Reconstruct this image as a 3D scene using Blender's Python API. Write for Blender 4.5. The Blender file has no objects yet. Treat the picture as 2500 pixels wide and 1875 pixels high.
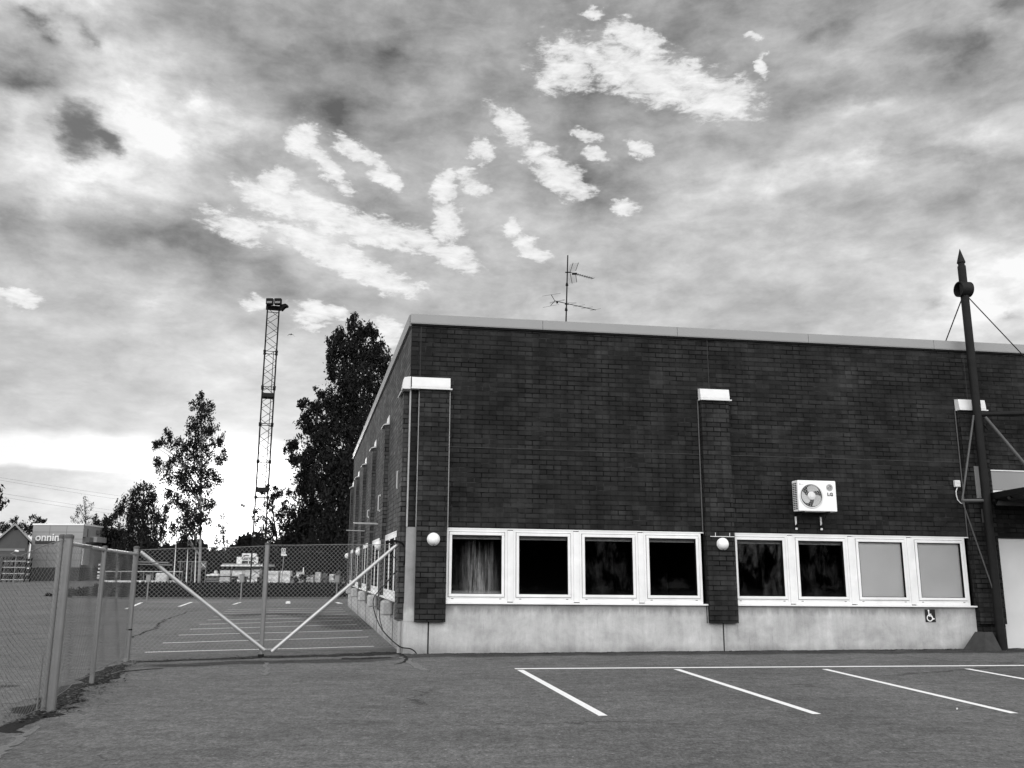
import bpy, math, random
import numpy as np
from mathutils import Vector, Matrix
R_ = math.radians
random.seed(7)
RNG = np.random.default_rng(11)
sc = bpy.context.scene
COL = sc.collection

# ------------------------------------------------------------------ camera
F_PX, PW, PH = 2157.0, 2500.0, 1875.0
PITCH, ROLL = R_(11.9), R_(0.224)
EYE = Vector((0, 0, 1.6))
FW = Vector((0, math.cos(PITCH), math.sin(PITCH)))
_rt = Vector((1, 0, 0)); _up = _rt.cross(FW)
CR = _rt * math.cos(ROLL) + _up * math.sin(ROLL)
CU = -_rt * math.sin(ROLL) + _up * math.cos(ROLL)
cam_d = bpy.data.cameras.new('camera'); cam = bpy.data.objects.new('camera', cam_d); COL.objects.link(cam)
M = Matrix((CR, CU, -FW)).transposed().to_4x4(); M.translation = EYE
cam.matrix_world = M
cam_d.sensor_width = 36; cam_d.lens = 36 * F_PX / PW
cam_d.clip_start = 0.1; cam_d.clip_end = 3000
sc.camera = cam
sc.render.resolution_x = 1024; sc.render.resolution_y = 768
sc.view_settings.view_transform = 'Standard'; sc.view_settings.look = 'None'
sc.view_settings.exposure = 0.0; sc.view_settings.gamma = 1.0

def ray(x, y):
    d = FW * F_PX + CR * (x - PW / 2) - CU * (y - PH / 2)
    return d.normalized()
def at(x, y, Y):                      # photo point at real depth Y (metres ahead)
    d = ray(x, y); return EYE + d * (Y / d.y)
def gz(x, y, z=0.0):                  # photo point on a level plane
    d = ray(x, y); return EYE + d * ((z - EYE.z) / d.z)
def onp(x, y, P, n):
    d = ray(x, y); return EYE + d * ((P - EYE).dot(n) / d.dot(n))
def azel(x, y):
    d = ray(x, y); return math.degrees(math.atan2(d.x, d.y)), math.degrees(math.asin(d.z))

# ------------------------------------------------------------------ world
W = bpy.data.worlds.new('World'); sc.world = W; W.use_nodes = True
nt = W.node_tree; nt.nodes.clear()
class NT:
    def __init__(s, t): s.t = t
    def n(s, typ, **kw):
        o = s.t.nodes.new(typ)
        for k, v in kw.items():
            if k.startswith('_'): o.inputs[int(k[1:])].default_value = v
            else: setattr(o, k, v)
        return o
    def l(s, a, b): s.t.links.new(a, b)
    def inp(s, sock, v):
        if isinstance(v, bpy.types.NodeSocket): s.l(v, sock)
        else: sock.default_value = v
    def m(s, op, a, b=None, c=None, clamp=False):
        o = s.t.nodes.new('ShaderNodeMath'); o.operation = op; o.use_clamp = clamp
        s.inp(o.inputs[0], a)
        if b is not None: s.inp(o.inputs[1], b)
        if c is not None: s.inp(o.inputs[2], c)
        return o.outputs[0]
    def vm(s, op, a, b=None):
        o = s.t.nodes.new('ShaderNodeVectorMath'); o.operation = op
        s.inp(o.inputs[0], a)
        if b is not None: s.inp(o.inputs[1], b)
        return o.outputs[0]
    def mr(s, v, a, b, c, d, smooth=True):
        o = s.t.nodes.new('ShaderNodeMapRange'); o.interpolation_type = 'SMOOTHSTEP' if smooth else 'LINEAR'
        s.inp(o.inputs['Value'], v)
        for k, q in zip(('From Min', 'From Max', 'To Min', 'To Max'), (a, b, c, d)): s.inp(o.inputs[k], q)
        return o.outputs['Result']
    def noise(s, vec, scale, detail=4, rough=.5, dist=0, out='Fac'):
        o = s.t.nodes.new('ShaderNodeTexNoise'); o.inputs['Scale'].default_value = scale
        o.inputs['Detail'].default_value = detail; o.inputs['Roughness'].default_value = rough
        o.inputs['Distortion'].default_value = dist
        if vec is not None: s.l(vec, o.inputs['Vector'])
        return o.outputs[out]
    def mapping(s, vec, loc=(0, 0, 0), rot=(0, 0, 0), scale=(1, 1, 1), typ='POINT'):
        o = s.t.nodes.new('ShaderNodeMapping'); o.vector_type = typ
        o.inputs['Location'].default_value = loc; o.inputs['Rotation'].default_value = rot; o.inputs['Scale'].default_value = scale
        s.l(vec, o.inputs['Vector']); return o.outputs[0]
    def comb(s, x, y, z=0.0):
        o = s.t.nodes.new('ShaderNodeCombineXYZ')
        for i, q in enumerate((x, y, z)): s.inp(o.inputs[i], q)
        return o.outputs[0]
    def sep(s, v):
        o = s.t.nodes.new('ShaderNodeSeparateXYZ'); s.l(v, o.inputs[0]); return o.outputs
T = NT(nt)
tc = T.n('ShaderNodeTexCoord').outputs['Generated']
dx, dy, dz = T.sep(tc)
az = T.m('MULTIPLY', T.m('ARCTAN2', dx, dy), 57.29578)
el = T.m('MULTIPLY', T.m('ARCSINE', dz), 57.29578)
AE = T.comb(az, el, 0.0)
wn1 = T.noise(T.mapping(AE, scale=(.12, .2, 1)), 1.0, 6, .62, 0, 'Color')
warp1 = T.vm('MULTIPLY', T.vm('SUBTRACT', wn1, (.5, .5, .5)), (9.0, 5.5, 0))
wn2 = T.noise(T.mapping(AE, loc=(7, 3, 0), scale=(.55, .9, 1)), 1.0, 6, .62, 0, 'Color')
warp2 = T.vm('MULTIPLY', T.vm('SUBTRACT', wn2, (.5, .5, .5)), (2.3, 1.6, 0))
AEs = T.vm('ADD', AE, warp1)                     # loosely warped, for soft cloud layers
AEc = T.vm('ADD', AE, warp2)                     # finely warped, for torn clouds
def blob(vec, x, y, rx, ry, ang=0, grad='SPHERICAL'):
    a = R_(ang)
    c = azel(x, y); e = azel(x + rx * math.cos(a), y + rx * math.sin(a)); f = azel(x - ry * math.sin(a), y + ry * math.cos(a))
    L1 = math.hypot(e[0] - c[0], e[1] - c[1]); L2 = math.hypot(f[0] - c[0], f[1] - c[1])
    rot = math.atan2(e[1] - c[1], e[0] - c[0])
    v = T.mapping(vec, (c[0], c[1], 0), (0, 0, rot), (L1, L2, 1), 'TEXTURE')
    g = T.n('ShaderNodeTexGradient', gradient_type=grad); T.l(v, g.inputs[0]); return g.outputs['Fac']
def lc(x, y): return x * .5651, y * .5651
def rc(x, y): return 1250 + x * .5651, y * .5651
K = .5651 * 1.55
torn = [(*lc(1030, 985), 150, 65, 18), (*lc(1340, 1050), 190, 50, 20), (*lc(1500, 1130), 170, 60, 25), (*lc(1650, 1200), 160, 55, 22), (*lc(1745, 1240), 90, 36, 5),
        (*lc(1180, 855), 160, 66, 20), (*lc(1400, 930), 200, 66, 20), (*lc(1590, 990), 190, 60, 12), (*lc(1770, 1020), 170, 56, 20), (*lc(1960, 1105), 130, 52, 18),
        (*lc(1935, 960), 60, 120, -12), (*lc(1920, 810), 50, 90, 12), (*lc(1310, 600), 75, 85, -20), (*lc(1420, 720), 130, 38, 46), (*lc(1550, 670), 140, 46, 36), (*lc(1650, 740), 90, 42, 42),
        (*lc(2195, 540), 120, 55, 42), (*lc(2080, 650), 60, 50, 40), (*lc(2040, 790), 70, 45, 30), (*lc(1190, 790), 90, 60, 0),
        (*rc(600, 335), 440, 120, 13), (*rc(540, 175), 140, 60, 28), (*rc(900, 430), 150, 95, -10), (*rc(250, 300), 150, 110, 0),
        (*rc(210, 760), 160, 75, 35), (*rc(55, 1060), 60, 35, 28), (*rc(90, 1085), 90, 40, 28), (*rc(550, 635), 55, 38, 35),
        (*rc(320, 585), 65, 30, 15), (*rc(360, 680), 50, 32, 20), (*rc(485, 890), 60, 30, 0), (*rc(1035, 165), 45, 22, 0),
        (*lc(60, 1285), 120, 36, 5), (*lc(1380, 1350), 120, 50, 10), (*lc(1120, 1308), 70, 38, 0), (*lc(1650, 1440), 90, 75, 20),
        (*lc(1360, 1410), 50, 22, 0), (*rc(1080, 280), 30, 55, -5), (*rc(350, 60), 50, 25, 0), (*rc(2, 990), 40, 30, 30)]
G = None
for (x, y, rx, ry, a) in torn:
    b = blob(AEc, x, y, rx * K, ry * K, a)
    G = b if G is None else T.m('MAXIMUM', G, b)
streak = T.mapping(AE, rot=(0, 0, R_(24)), scale=(.55, 1.5, 1))
fb = T.noise(streak, 1.0, 9, .66, .3)
fb2 = T.noise(T.mapping(AE, loc=(9, 2, 0), rot=(0, 0, R_(20)), scale=(.22, .5, 1)), 1.0, 8, .7, .2)
Gs = T.m('POWER', G, .8)
tornv = T.m('ADD', Gs, T.m('ADD', T.m('MULTIPLY', T.m('SUBTRACT', fb, .5), 1.5), T.m('MULTIPLY', T.m('SUBTRACT', fb2, .5), 1.0)))
tornm = T.m('MULTIPLY', T.m('ADD', T.m('MULTIPLY', T.mr(tornv, .30, .62, 0, 1), .60), T.m('MULTIPLY', T.mr(tornv, .25, .95, 0, 1), .40)), T.mr(G, .0, .30, 0, 1))
soft = [  # x, y, rx, ry, angle, weight (display units)
    (140, 30, 330, 110, 5, .20), (330, 190, 250, 120, 25, .15), (400, 350, 300, 110, 12, .20), (200, 440, 340, 90, 0, .17), (60, 330, 90, 140, 0, .12),
    (480, 250, 60, 50, 0, .14), (560, 330, 160, 70, 5, .10), (760, 560, 330, 130, 24, .10),
    (*lc(130, 130), 55, 35, 20, -.2), (*lc(370, 150), 30, 35, 60, -.16),
    (350, 560, 340, 110, 0, -.12), (560, 400, 170, 80, 0, -.12), (20, 190, 110, 90, 0, -.16), (700, 660, 330, 90, 12, -.09),
    (840, 290, 160, 85, 15, -.13), (960, 145, 150, 85, 0, -.09), (600, 120, 360, 110, 8, -.05), (900, 480, 160, 50, 18, -.09), (10, 520, 90, 120, 0, -.09),
    (1000, 260, 220, 120, 0, -.05), (1180, 700, 260, 80, 0, -.02),
    (*rc(1150, 790), 420, 90, -14, .13), (*rc(1500, 480), 260, 60, -8, .09), (*rc(1950, 540), 330, 60, 0, .10), (*rc(2050, 90), 150, 60, 0, .10),
    (*rc(1550, 700), 120, 40, 0, .08), (*rc(2120, 1330), 300, 150, 0, .20), (*rc(2200, 1150), 300, 90, 0, .10), (*rc(1500, 240), 240, 80, 10, .06),
    (*rc(1250, 350), 300, 90, 5, -.07), (*rc(1960, 230), 150, 90, 0, -.12), (*rc(1400, 80), 130, 60, 0, -.08), (*rc(320, 740), 150, 120, 20, -.12),
    (*rc(2000, 650), 300, 50, 0, -.05), (*rc(1800, 870), 330, 50, 0, -.05), (*rc(450, 100), 420, 110, 0, -.06), (*rc(400, 450), 420, 60, 10, -.08), (*rc(2150, 20), 120, 50, 0, -.08),
    (*rc(2130, 1370), 60, 40, 0, -.12), (*rc(1830, 1290), 60, 40, 0, -.08),
    (*lc(650, 1320), 70, 40, -25, .10), (*lc(1150, 1500), 350, 90, 0, .05)]
acc = None
for (x, y, rx, ry, a, w) in soft:
    b = T.m('MULTIPLY', blob(AEs, x, y, rx * 1.5, ry * 1.5, a, 'QUADRATIC_SPHERE'), w * (1.55 if w > 0 else 2.0))
    acc = b if acc is None else T.m('ADD', acc, b)
# vertical run of brightness in the cloud deck (thins toward the horizon)
crv = T.n('ShaderNodeFloatCurve'); cm = crv.mapping.curves[0]
pts = [(0, .88), (.07, .86), (.16, .825), (.26, .805), (.40, .76), (.6, .69), (.8, .645), (1, .63)]
while len(cm.points) < len(pts): cm.points.new(.5, .5)
for p, q in zip(cm.points, pts): p.location = q
crv.mapping.update()
warp_el = T.sep(AEs)[1]
T.l(T.mr(warp_el, 0, 50, 0, 1, False), crv.inputs['Value'])
base = crv.outputs[0]
n1 = T.noise(T.mapping(AE, rot=(0, 0, R_(-8)), scale=(.12, .26, 1)), 1.0, 8, .60, .25)
n2 = T.noise(T.mapping(AE, loc=(4, 9, 0), rot=(0, 0, R_(-10)), scale=(.24, .62, 1)), 1.0, 8, .66, .3)
n0 = T.noise(T.vm('ADD', T.mapping(AE, loc=(2, 6, 0), rot=(0, 0, R_(14)), scale=(.13, .24, 1)), T.vm('MULTIPLY', warp2, (.08, .08, 0))), 1.0, 9, .6, .2)
val = T.m('ADD', base, T.m('MULTIPLY', acc, T.mr(n0, .32, .68, .35, 1.45, False)))
val = T.m('ADD', val, T.m('MULTIPLY', T.m('SUBTRACT', n1, .5), .42))
val = T.m('ADD', val, T.m('MULTIPLY', T.m('SUBTRACT', n2, .5), .26))
n3 = T.noise(T.vm('ADD', T.mapping(AE, loc=(1, 4, 0), rot=(0, 0, R_(12)), scale=(.34, .5, 1)), T.vm('MULTIPLY', warp2, (.2, .2, 0))), 1.0, 9, .62, .2)
val = T.m('ADD', val, T.m('MULTIPLY', T.m('MULTIPLY', T.m('SUBTRACT', n3, .5), T.mr(el, 6, 22, .1, 1)), .24))
# long thin bright gap above the horizon on the left, grey bar below it
elb = T.m('ADD', el, T.m('MULTIPLY', T.m('SUBTRACT', T.noise(T.mapping(AE, scale=(.2, .3, 1)), 1.0, 4), .5), 1.3))
elb = T.m('ADD', elb, T.m('MULTIPLY', T.m('ADD', az, 30.0), -.015))
bar = T.m('MULTIPLY', T.m('MULTIPLY', T.mr(elb, 5.5, 5.9, 0, 1), T.mr(elb, 7.0, 8.0, 1, 0)), T.mr(az, -14, -4, 1, 0))
val = T.m('ADD', val, T.m('MULTIPLY', bar, .22))
val = T.m('MAXIMUM', val, .40)
# dark scud cloud, torn
dk = T.m('MAXIMUM', blob(AEc, *lc(345, 560), 125 * K * .8, 165 * K * .72, -25), T.m('MULTIPLY', blob(AEc, *lc(450, 600), 120 * K * .8, 60 * K * .8, 30), .9))
dkm = T.mr(T.m('ADD', dk, T.m('MULTIPLY', T.m('SUBTRACT', fb, .5), .7)), .05, .75, 0, 1)
val = T.m('ADD', T.m('MULTIPLY', val, T.m('SUBTRACT', 1.0, T.m('MULTIPLY', dkm, .92))), T.m('MULTIPLY', dkm, .92 * .43))
tv = T.m('ADD', .97, T.m('MULTIPLY', T.m('SUBTRACT', fb, .5), .30))
tm9 = T.m('MULTIPLY', tornm, .93)
val = T.m('ADD', T.m('MULTIPLY', val, T.m('SUBTRACT', 1.0, tm9)), T.m('MULTIPLY', tv, tm9))
lin = T.m('POWER', T.m('MINIMUM', val, 1.0), 2.25)
# glow of the low sun behind the clouds, then unseen sky brightened as fill
SUN_AZ, SUN_EL = -17.6, 3.2
sd = Vector((math.sin(R_(SUN_AZ)) * math.cos(R_(SUN_EL)), math.cos(R_(SUN_AZ)) * math.cos(R_(SUN_EL)), math.sin(R_(SUN_EL))))
dt = T.n('ShaderNodeVectorMath', operation='DOT_PRODUCT'); T.l(tc, dt.inputs[0]); dt.inputs[1].default_value = sd
ang = T.m('MULTIPLY', T.m('ARCCOSINE', T.m('MINIMUM', dt.outputs['Value'], 1.0)), 57.29578)
glow = T.m('ADD', T.m('MULTIPLY', T.mr(ang, .5, 6.0, 1, 0), 2.6), T.m('MULTIPLY', T.mr(ang, 3, 11, 1, 0), .22))
lin = T.m('ADD', lin, glow)
back = T.m('MULTIPLY', T.mr(dy, .15, -.65, 0, 1), T.mr(el, 3, 22, .25, 1))  # unseen sky behind the camera brightened to fill the front wall
left = T.m('MULTIPLY', T.mr(dx, -.55, -.95, 0, 1), .6)  # out-of-view sky on the left raised too, for the side wall
lin = T.m('MULTIPLY', lin, T.m('ADD', 1.0, T.m('ADD', T.m('MULTIPLY', back, 6.5), left)))
lin = T.m('MULTIPLY', lin, T.mr(el, -3, -.5, .15, 1))
sky = T.n('ShaderNodeTexSky', sky_type='NISHITA', sun_disc=False, sun_elevation=R_(SUN_EL), sun_rotation=R_(SUN_AZ))
bw = T.n('ShaderNodeRGBToBW'); T.l(sky.outputs[0], bw.inputs[0])
tot = T.m('ADD', T.m('MULTIPLY', lin, 10.0 * .96), T.m('MULTIPLY', bw.outputs[0], .04))
bg = T.n('ShaderNodeBackground'); bg.inputs['Strength'].default_value = .1
T.l(T.comb(tot, tot, tot), bg.inputs['Color'])
wo = T.n('ShaderNodeOutputWorld'); T.l(bg.outputs[0], wo.inputs[0])
W.cycles.sampling_method = 'MANUAL'; W.cycles.sample_map_resolution = 1024

sl = bpy.data.lights.new('sun', 'SUN'); sl.energy = .7; sl.angle = R_(10); sl.color = (1, .99, .98)
so = bpy.data.objects.new('sun', sl); COL.objects.link(so); so.location = (-30, 60, 30)
so.rotation_euler = Vector(sd).to_track_quat('Z', 'Y').to_euler()

# ------------------------------------------------------------------ materials
MATS = {}
def pm(name, v=.5, rough=.8, var=0.0, scale=6.0, bump=0.0, bscale=40.0, metal=0.0, spec=.4, detail=6, stretch=(1, 1, 1), var2=0.0, scale2=1.0):
    if name in MATS: return MATS[name]
    m = bpy.data.materials.new(name); m.use_nodes = True; t = NT(m.node_tree)
    b = m.node_tree.nodes['Principled BSDF']
    b.inputs['Roughness'].default_value = rough; b.inputs['Metallic'].default_value = metal
    b.inputs['Specular IOR Level'].default_value = spec
    b.inputs['Base Color'].default_value = (v, v, v, 1)
    co = t.n('ShaderNodeTexCoord').outputs['Object']
    if var or var2:
        f = t.mr(t.noise(t.mapping(co, scale=stretch), scale, detail, .6), .25, .75, 1 - var, 1 + var, False)
        if var2: f = t.m('MULTIPLY', f, t.mr(t.noise(co, scale2, 3, .5), .3, .7, 1 - var2, 1 + var2, False))
        f = t.m('MULTIPLY', f, v)
        t.l(t.comb(f, f, f), b.inputs['Base Color'])
    if bump:
        bn = t.n('ShaderNodeBump'); bn.inputs['Strength'].default_value = bump; bn.inputs['Distance'].default_value = .01
        t.l(t.noise(co, bscale, 5), bn.inputs['Height']); t.l(bn.outputs[0], b.inputs['Normal'])
    MATS[name] = m; return m

def brick_mat(name, v, mort, light_mort, seed):
    m = bpy.data.materials.new(name); m.use_nodes = True; t = NT(m.node_tree)
    b = m.node_tree.nodes['Principled BSDF']; b.inputs['Roughness'].default_value = .85; b.inputs['Specular IOR Level'].default_value = .10
    uv = t.n('ShaderNodeUVMap').outputs[0]
    wob = t.vm('MULTIPLY', t.vm('SUBTRACT', t.noise(uv, 9, 3, .5, 0, 'Color'), (.5, .5, .5)), (.006, .006, 0))
    uvw = t.vm('ADD', uv, wob)
    br = t.n('ShaderNodeTexBrick'); br.offset = .5; br.squash = 1
    br.inputs['Scale'].default_value = 1; br.inputs['Brick Width'].default_value = .3; br.inputs['Row Height'].default_value = .1
    br.inputs['Mortar Size'].default_value = .011; br.inputs['Mortar Smooth'].default_value = .25; br.inputs['Bias'].default_value = 0
    br.inputs['Color1'].default_value = (0, 0, 0, 1); br.inputs['Color2'].default_value = (1, 1, 1, 1); br.inputs['Mortar'].default_value = (.5, .5, .5, 1)
    t.l(uvw, br.inputs['Vector'])
    # per-brick tone from snapped cell coordinates
    ux, uy, _ = t.sep(uv)
    row = t.m('FLOOR', t.m('DIVIDE', uy, .1))
    shift = t.m('MULTIPLY', t.m('MODULO', t.m('ABSOLUTE', row), 2.0), .15)
    colx = t.m('FLOOR', t.m('DIVIDE', t.m('ADD', ux, shift), .3))
    wn = t.n('ShaderNodeTexWhiteNoise', noise_dimensions='3D'); t.l(t.comb(colx, row, seed), wn.inputs['Vector'])
    tone = t.mr(t.m('POWER', wn.outputs['Value'], 1.5), 0, 1, .70, 1.36, False)
    patch = t.mr(t.noise(t.mapping(uv, loc=(seed, 0, 0)), 1.1, 7, .7), .32, .68, .66, 1.42, False)
    grain = t.mr(t.noise(t.mapping(uv, scale=(1, 4, 1)), 30, 6, .7), .25, .75, .72, 1.3, False)
    bc = t.m('MULTIPLY', t.m('MULTIPLY', t.m('MULTIPLY', tone, patch), grain), v)
    mn = t.mr(t.noise(t.mapping(uv, loc=(3 + seed, 5, 0), scale=(1, 2.2, 1)), 1.1, 5, .65), .5, .66, 0, 1)
    mc = t.m('ADD', t.m('MULTIPLY', t.m('SUBTRACT', 1.0, mn), mort * .8), t.m('MULTIPLY', mn, light_mort))
    fade = t.mr(t.noise(t.mapping(uv, loc=(11 + seed, 3, 0), scale=(1, 1.6, 1)), 1.4, 7, .72), .40, .60, .25, 1.0)
    fac = t.m('MULTIPLY', br.outputs['Fac'], fade)
    # vertical run-off streaks below the coping and in odd places
    run = t.mr(t.noise(t.mapping(uv, loc=(seed * 2, 1, 0), scale=(5, .25, 1)), 1.0, 6, .65), .42, .66, .80, 1.18, False)
    bc = t.m('MULTIPLY', bc, run)
    col = t.m('ADD', t.m('MULTIPLY', bc, t.m('SUBTRACT', 1.0, fac)), t.m('MULTIPLY', mc, fac))
    # lime bloom spots
    sp = t.mr(t.noise(t.mapping(uv, loc=(seed, 2, 0), scale=(1, 2.5, 1)), 5.5, 3, .6), .73, .80, 0, .09)
    col = t.m('ADD', col, t.m('MULTIPLY', sp, .6))
    t.l(t.comb(col, col, col), b.inputs['Base Color'])
    h = t.m('ADD', t.m('MULTIPLY', t.m('SUBTRACT', 1.0, br.outputs['Fac']), 1.0), t.m('ADD', t.m('MULTIPLY', t.noise(uv, 60, 4), .25), t.m('MULTIPLY', wn.outputs['Value'], .35)))
    bn = t.n('ShaderNodeBump'); bn.inputs['Strength'].default_value = 1.0; bn.inputs['Distance'].default_value = .018
    t.l(h, bn.inputs['Height']); t.l(bn.outputs[0], b.inputs['Normal'])
    MATS[name] = m; return m
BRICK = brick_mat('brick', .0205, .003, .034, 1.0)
BRICK_S = brick_mat('brick_side_lit', .085, .008, .010, 2.0)  # stronger light on the side wall put into a paler brick colour
BRICK_SP = brick_mat('brick_side_pilaster_lit', .075, .008, .010, 3.0)  # same side light put into the pilaster brick colour
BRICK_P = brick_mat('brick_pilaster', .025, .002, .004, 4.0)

def concrete_mat():
    m = bpy.data.materials.new('stained_concrete'); m.use_nodes = True; t = NT(m.node_tree)
    b = m.node_tree.nodes['Principled BSDF']; b.inputs['Roughness'].default_value = .9; b.inputs['Specular IOR Level'].default_value = .2
    uv = t.n('ShaderNodeUVMap').outputs[0]
    a = t.mr(t.noise(t.mapping(uv, scale=(1, 1, 1)), 1.4, 8, .66, .3), .3, .7, .68, 1.26, False)
    s = t.mr(t.noise(t.mapping(uv, scale=(5, .7, 1)), 1.3, 7, .65), .32, .66, .88, 1.08, False)
    s2 = t.mr(t.noise(t.mapping(uv, loc=(5, 5, 0), scale=(20, 1.2, 1)), 1.0, 5, .7), .30, .42, .82, 1.0)
    g = t.mr(t.noise(uv, 55, 6, .7), .3, .7, .9, 1.08, False)
    ux, uz, _ = t.sep(uv)
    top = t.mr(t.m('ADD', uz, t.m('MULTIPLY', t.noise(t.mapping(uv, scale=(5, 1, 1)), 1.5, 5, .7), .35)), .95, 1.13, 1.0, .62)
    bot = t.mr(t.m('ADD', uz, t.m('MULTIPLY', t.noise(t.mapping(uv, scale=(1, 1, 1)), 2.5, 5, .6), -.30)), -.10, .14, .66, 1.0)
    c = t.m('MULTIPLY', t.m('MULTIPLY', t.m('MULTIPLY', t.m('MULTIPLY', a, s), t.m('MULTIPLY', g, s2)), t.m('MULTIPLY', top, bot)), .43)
    t.l(t.comb(c, c, c), b.inputs['Base Color'])
    bn = t.n('ShaderNodeBump'); bn.inputs['Strength'].default_value = .3; bn.inputs['Distance'].default_value = .01
    t.l(t.noise(uv, 40, 6, .7), bn.inputs['Height']); t.l(bn.outputs[0], b.inputs['Normal'])
    return m
CONC = concrete_mat()

def asphalt_mat():
    m = bpy.data.materials.new('asphalt'); m.use_nodes = True; t = NT(m.node_tree)
    b = m.node_tree.nodes['Principled BSDF']; b.inputs['Roughness'].default_value = .9; b.inputs['Specular IOR Level'].default_value = .25
    co = t.n('ShaderNodeTexCoord').outputs['Object']
    big = t.mr(t.noise(co, .25, 6, .6, .4), .32, .68, .78, 1.20, False)
    med = t.mr(t.noise(t.mapping(co, scale=(1, 1.7, 1)), 1.5, 8, .7, .3), .32, .68, .76, 1.22, False)
    fine = t.mr(t.noise(t.mapping(co, scale=(1, .8, 1)), 9, 9, .88), .34, .66, .42, 1.75, False)
    st = t.mr(t.noise(t.mapping(co, scale=(1, .6, 1)), 34, 4, .8), .35, .70, .62, 1.65, False)
    vo = t.n('ShaderNodeTexVoronoi'); vo.inputs['Scale'].default_value = 24; t.l(co, vo.inputs['Vector'])
    wn = t.n('ShaderNodeTexWhiteNoise', noise_dimensions='3D'); t.l(vo.outputs['Color'], wn.inputs['Vector'])
    peb = t.m('MULTIPLY', t.mr(wn.outputs['Value'], .93, .97, 0, 1), t.mr(vo.outputs['Distance'], .30, .18, 0, 1))
    # oil and wet stains in the parking bays
    stn = t.mr(t.noise(t.mapping(co, loc=(3, 1, 0), scale=(.5, 1.2, 1)), 1.1, 5, .65), .60, .72, 1.0, .62)
    vein = t.n('ShaderNodeTexVoronoi', feature='DISTANCE_TO_EDGE'); vein.inputs['Scale'].default_value = .16
    t.l(t.vm('ADD', co, t.vm('MULTIPLY', t.noise(co, .9, 6, .65, 0, 'Color'), (1.6, 1.6, 0))), vein.inputs['Vector'])
    ck = t.m('MULTIPLY', t.mr(vein.outputs['Distance'], .0015, .005, 1, 0), t.mr(t.noise(co, .15, 2), .5, .58, 0, .55))
    c = t.m('MULTIPLY', t.m('MULTIPLY', t.m('MULTIPLY', big, med), t.m('MULTIPLY', fine, st)), .098)
    c = t.m('MULTIPLY', c, stn)
    c = t.m('ADD', c, t.m('MULTIPLY', peb, .16))
    c = t.m('MULTIPLY', c, t.m('SUBTRACT', 1.0, ck))
    t.l(t.comb(c, c, c), b.inputs['Base Color'])
    bn = t.n('ShaderNodeBump'); bn.inputs['Strength'].default_value = .5; bn.inputs['Distance'].default_value = .006
    t.l(t.noise(co, 70, 5, .7), bn.inputs['Height']); t.l(bn.outputs[0], b.inputs['Normal'])
    return m
ASPH = asphalt_mat()

def patch_mat(name, v, thr=.5, sharp=.2, nscale=6.0, var=.35, density=1.0):
    """thin deposit or painted-in shade on the ground; its edge (vertex attribute 'edge') breaks up with noise"""
    m = bpy.data.materials.new(name); m.use_nodes = True; t = NT(m.node_tree)
    b = m.node_tree.nodes['Principled BSDF']; b.inputs['Roughness'].default_value = .95; b.inputs['Specular IOR Level'].default_value = .1
    co = t.n('ShaderNodeTexCoord').outputs['Object']
    at_ = t.n('ShaderNodeAttribute', attribute_name='edge').outputs['Fac']
    f = t.m('ADD', at_, t.m('MULTIPLY', t.m('SUBTRACT', t.noise(co, nscale, 6, .7), .5), 1.7))
    al = t.m('MULTIPLY', t.mr(f, thr - sharp, thr + sharp, 0, 1), density)
    t.l(al, b.inputs['Alpha'])
    c = t.m('MULTIPLY', t.mr(t.noise(co, 28, 6, .75), .3, .7, 1 - var, 1 + var, False), v)
    t.l(t.comb(c, c, c), b.inputs['Base Color'])
    return m
DIRT = patch_mat('leaf_dirt', .022, .55, .18, 5.0, .7)
WORN = patch_mat('pale_wear', .21, .5, .3, 7.0, .3, .7)
DARKP = patch_mat('wear_and_shade', .038, .70, .55, 1.6, .3, .55)  # also carries the shade painted along the wall foot
CRACK = patch_mat('crack_fill', .018, .45, .15, 9.0, .4)
PAINT = patch_mat('road_paint', .80, .16, .14, 22.0, .12)

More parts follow.
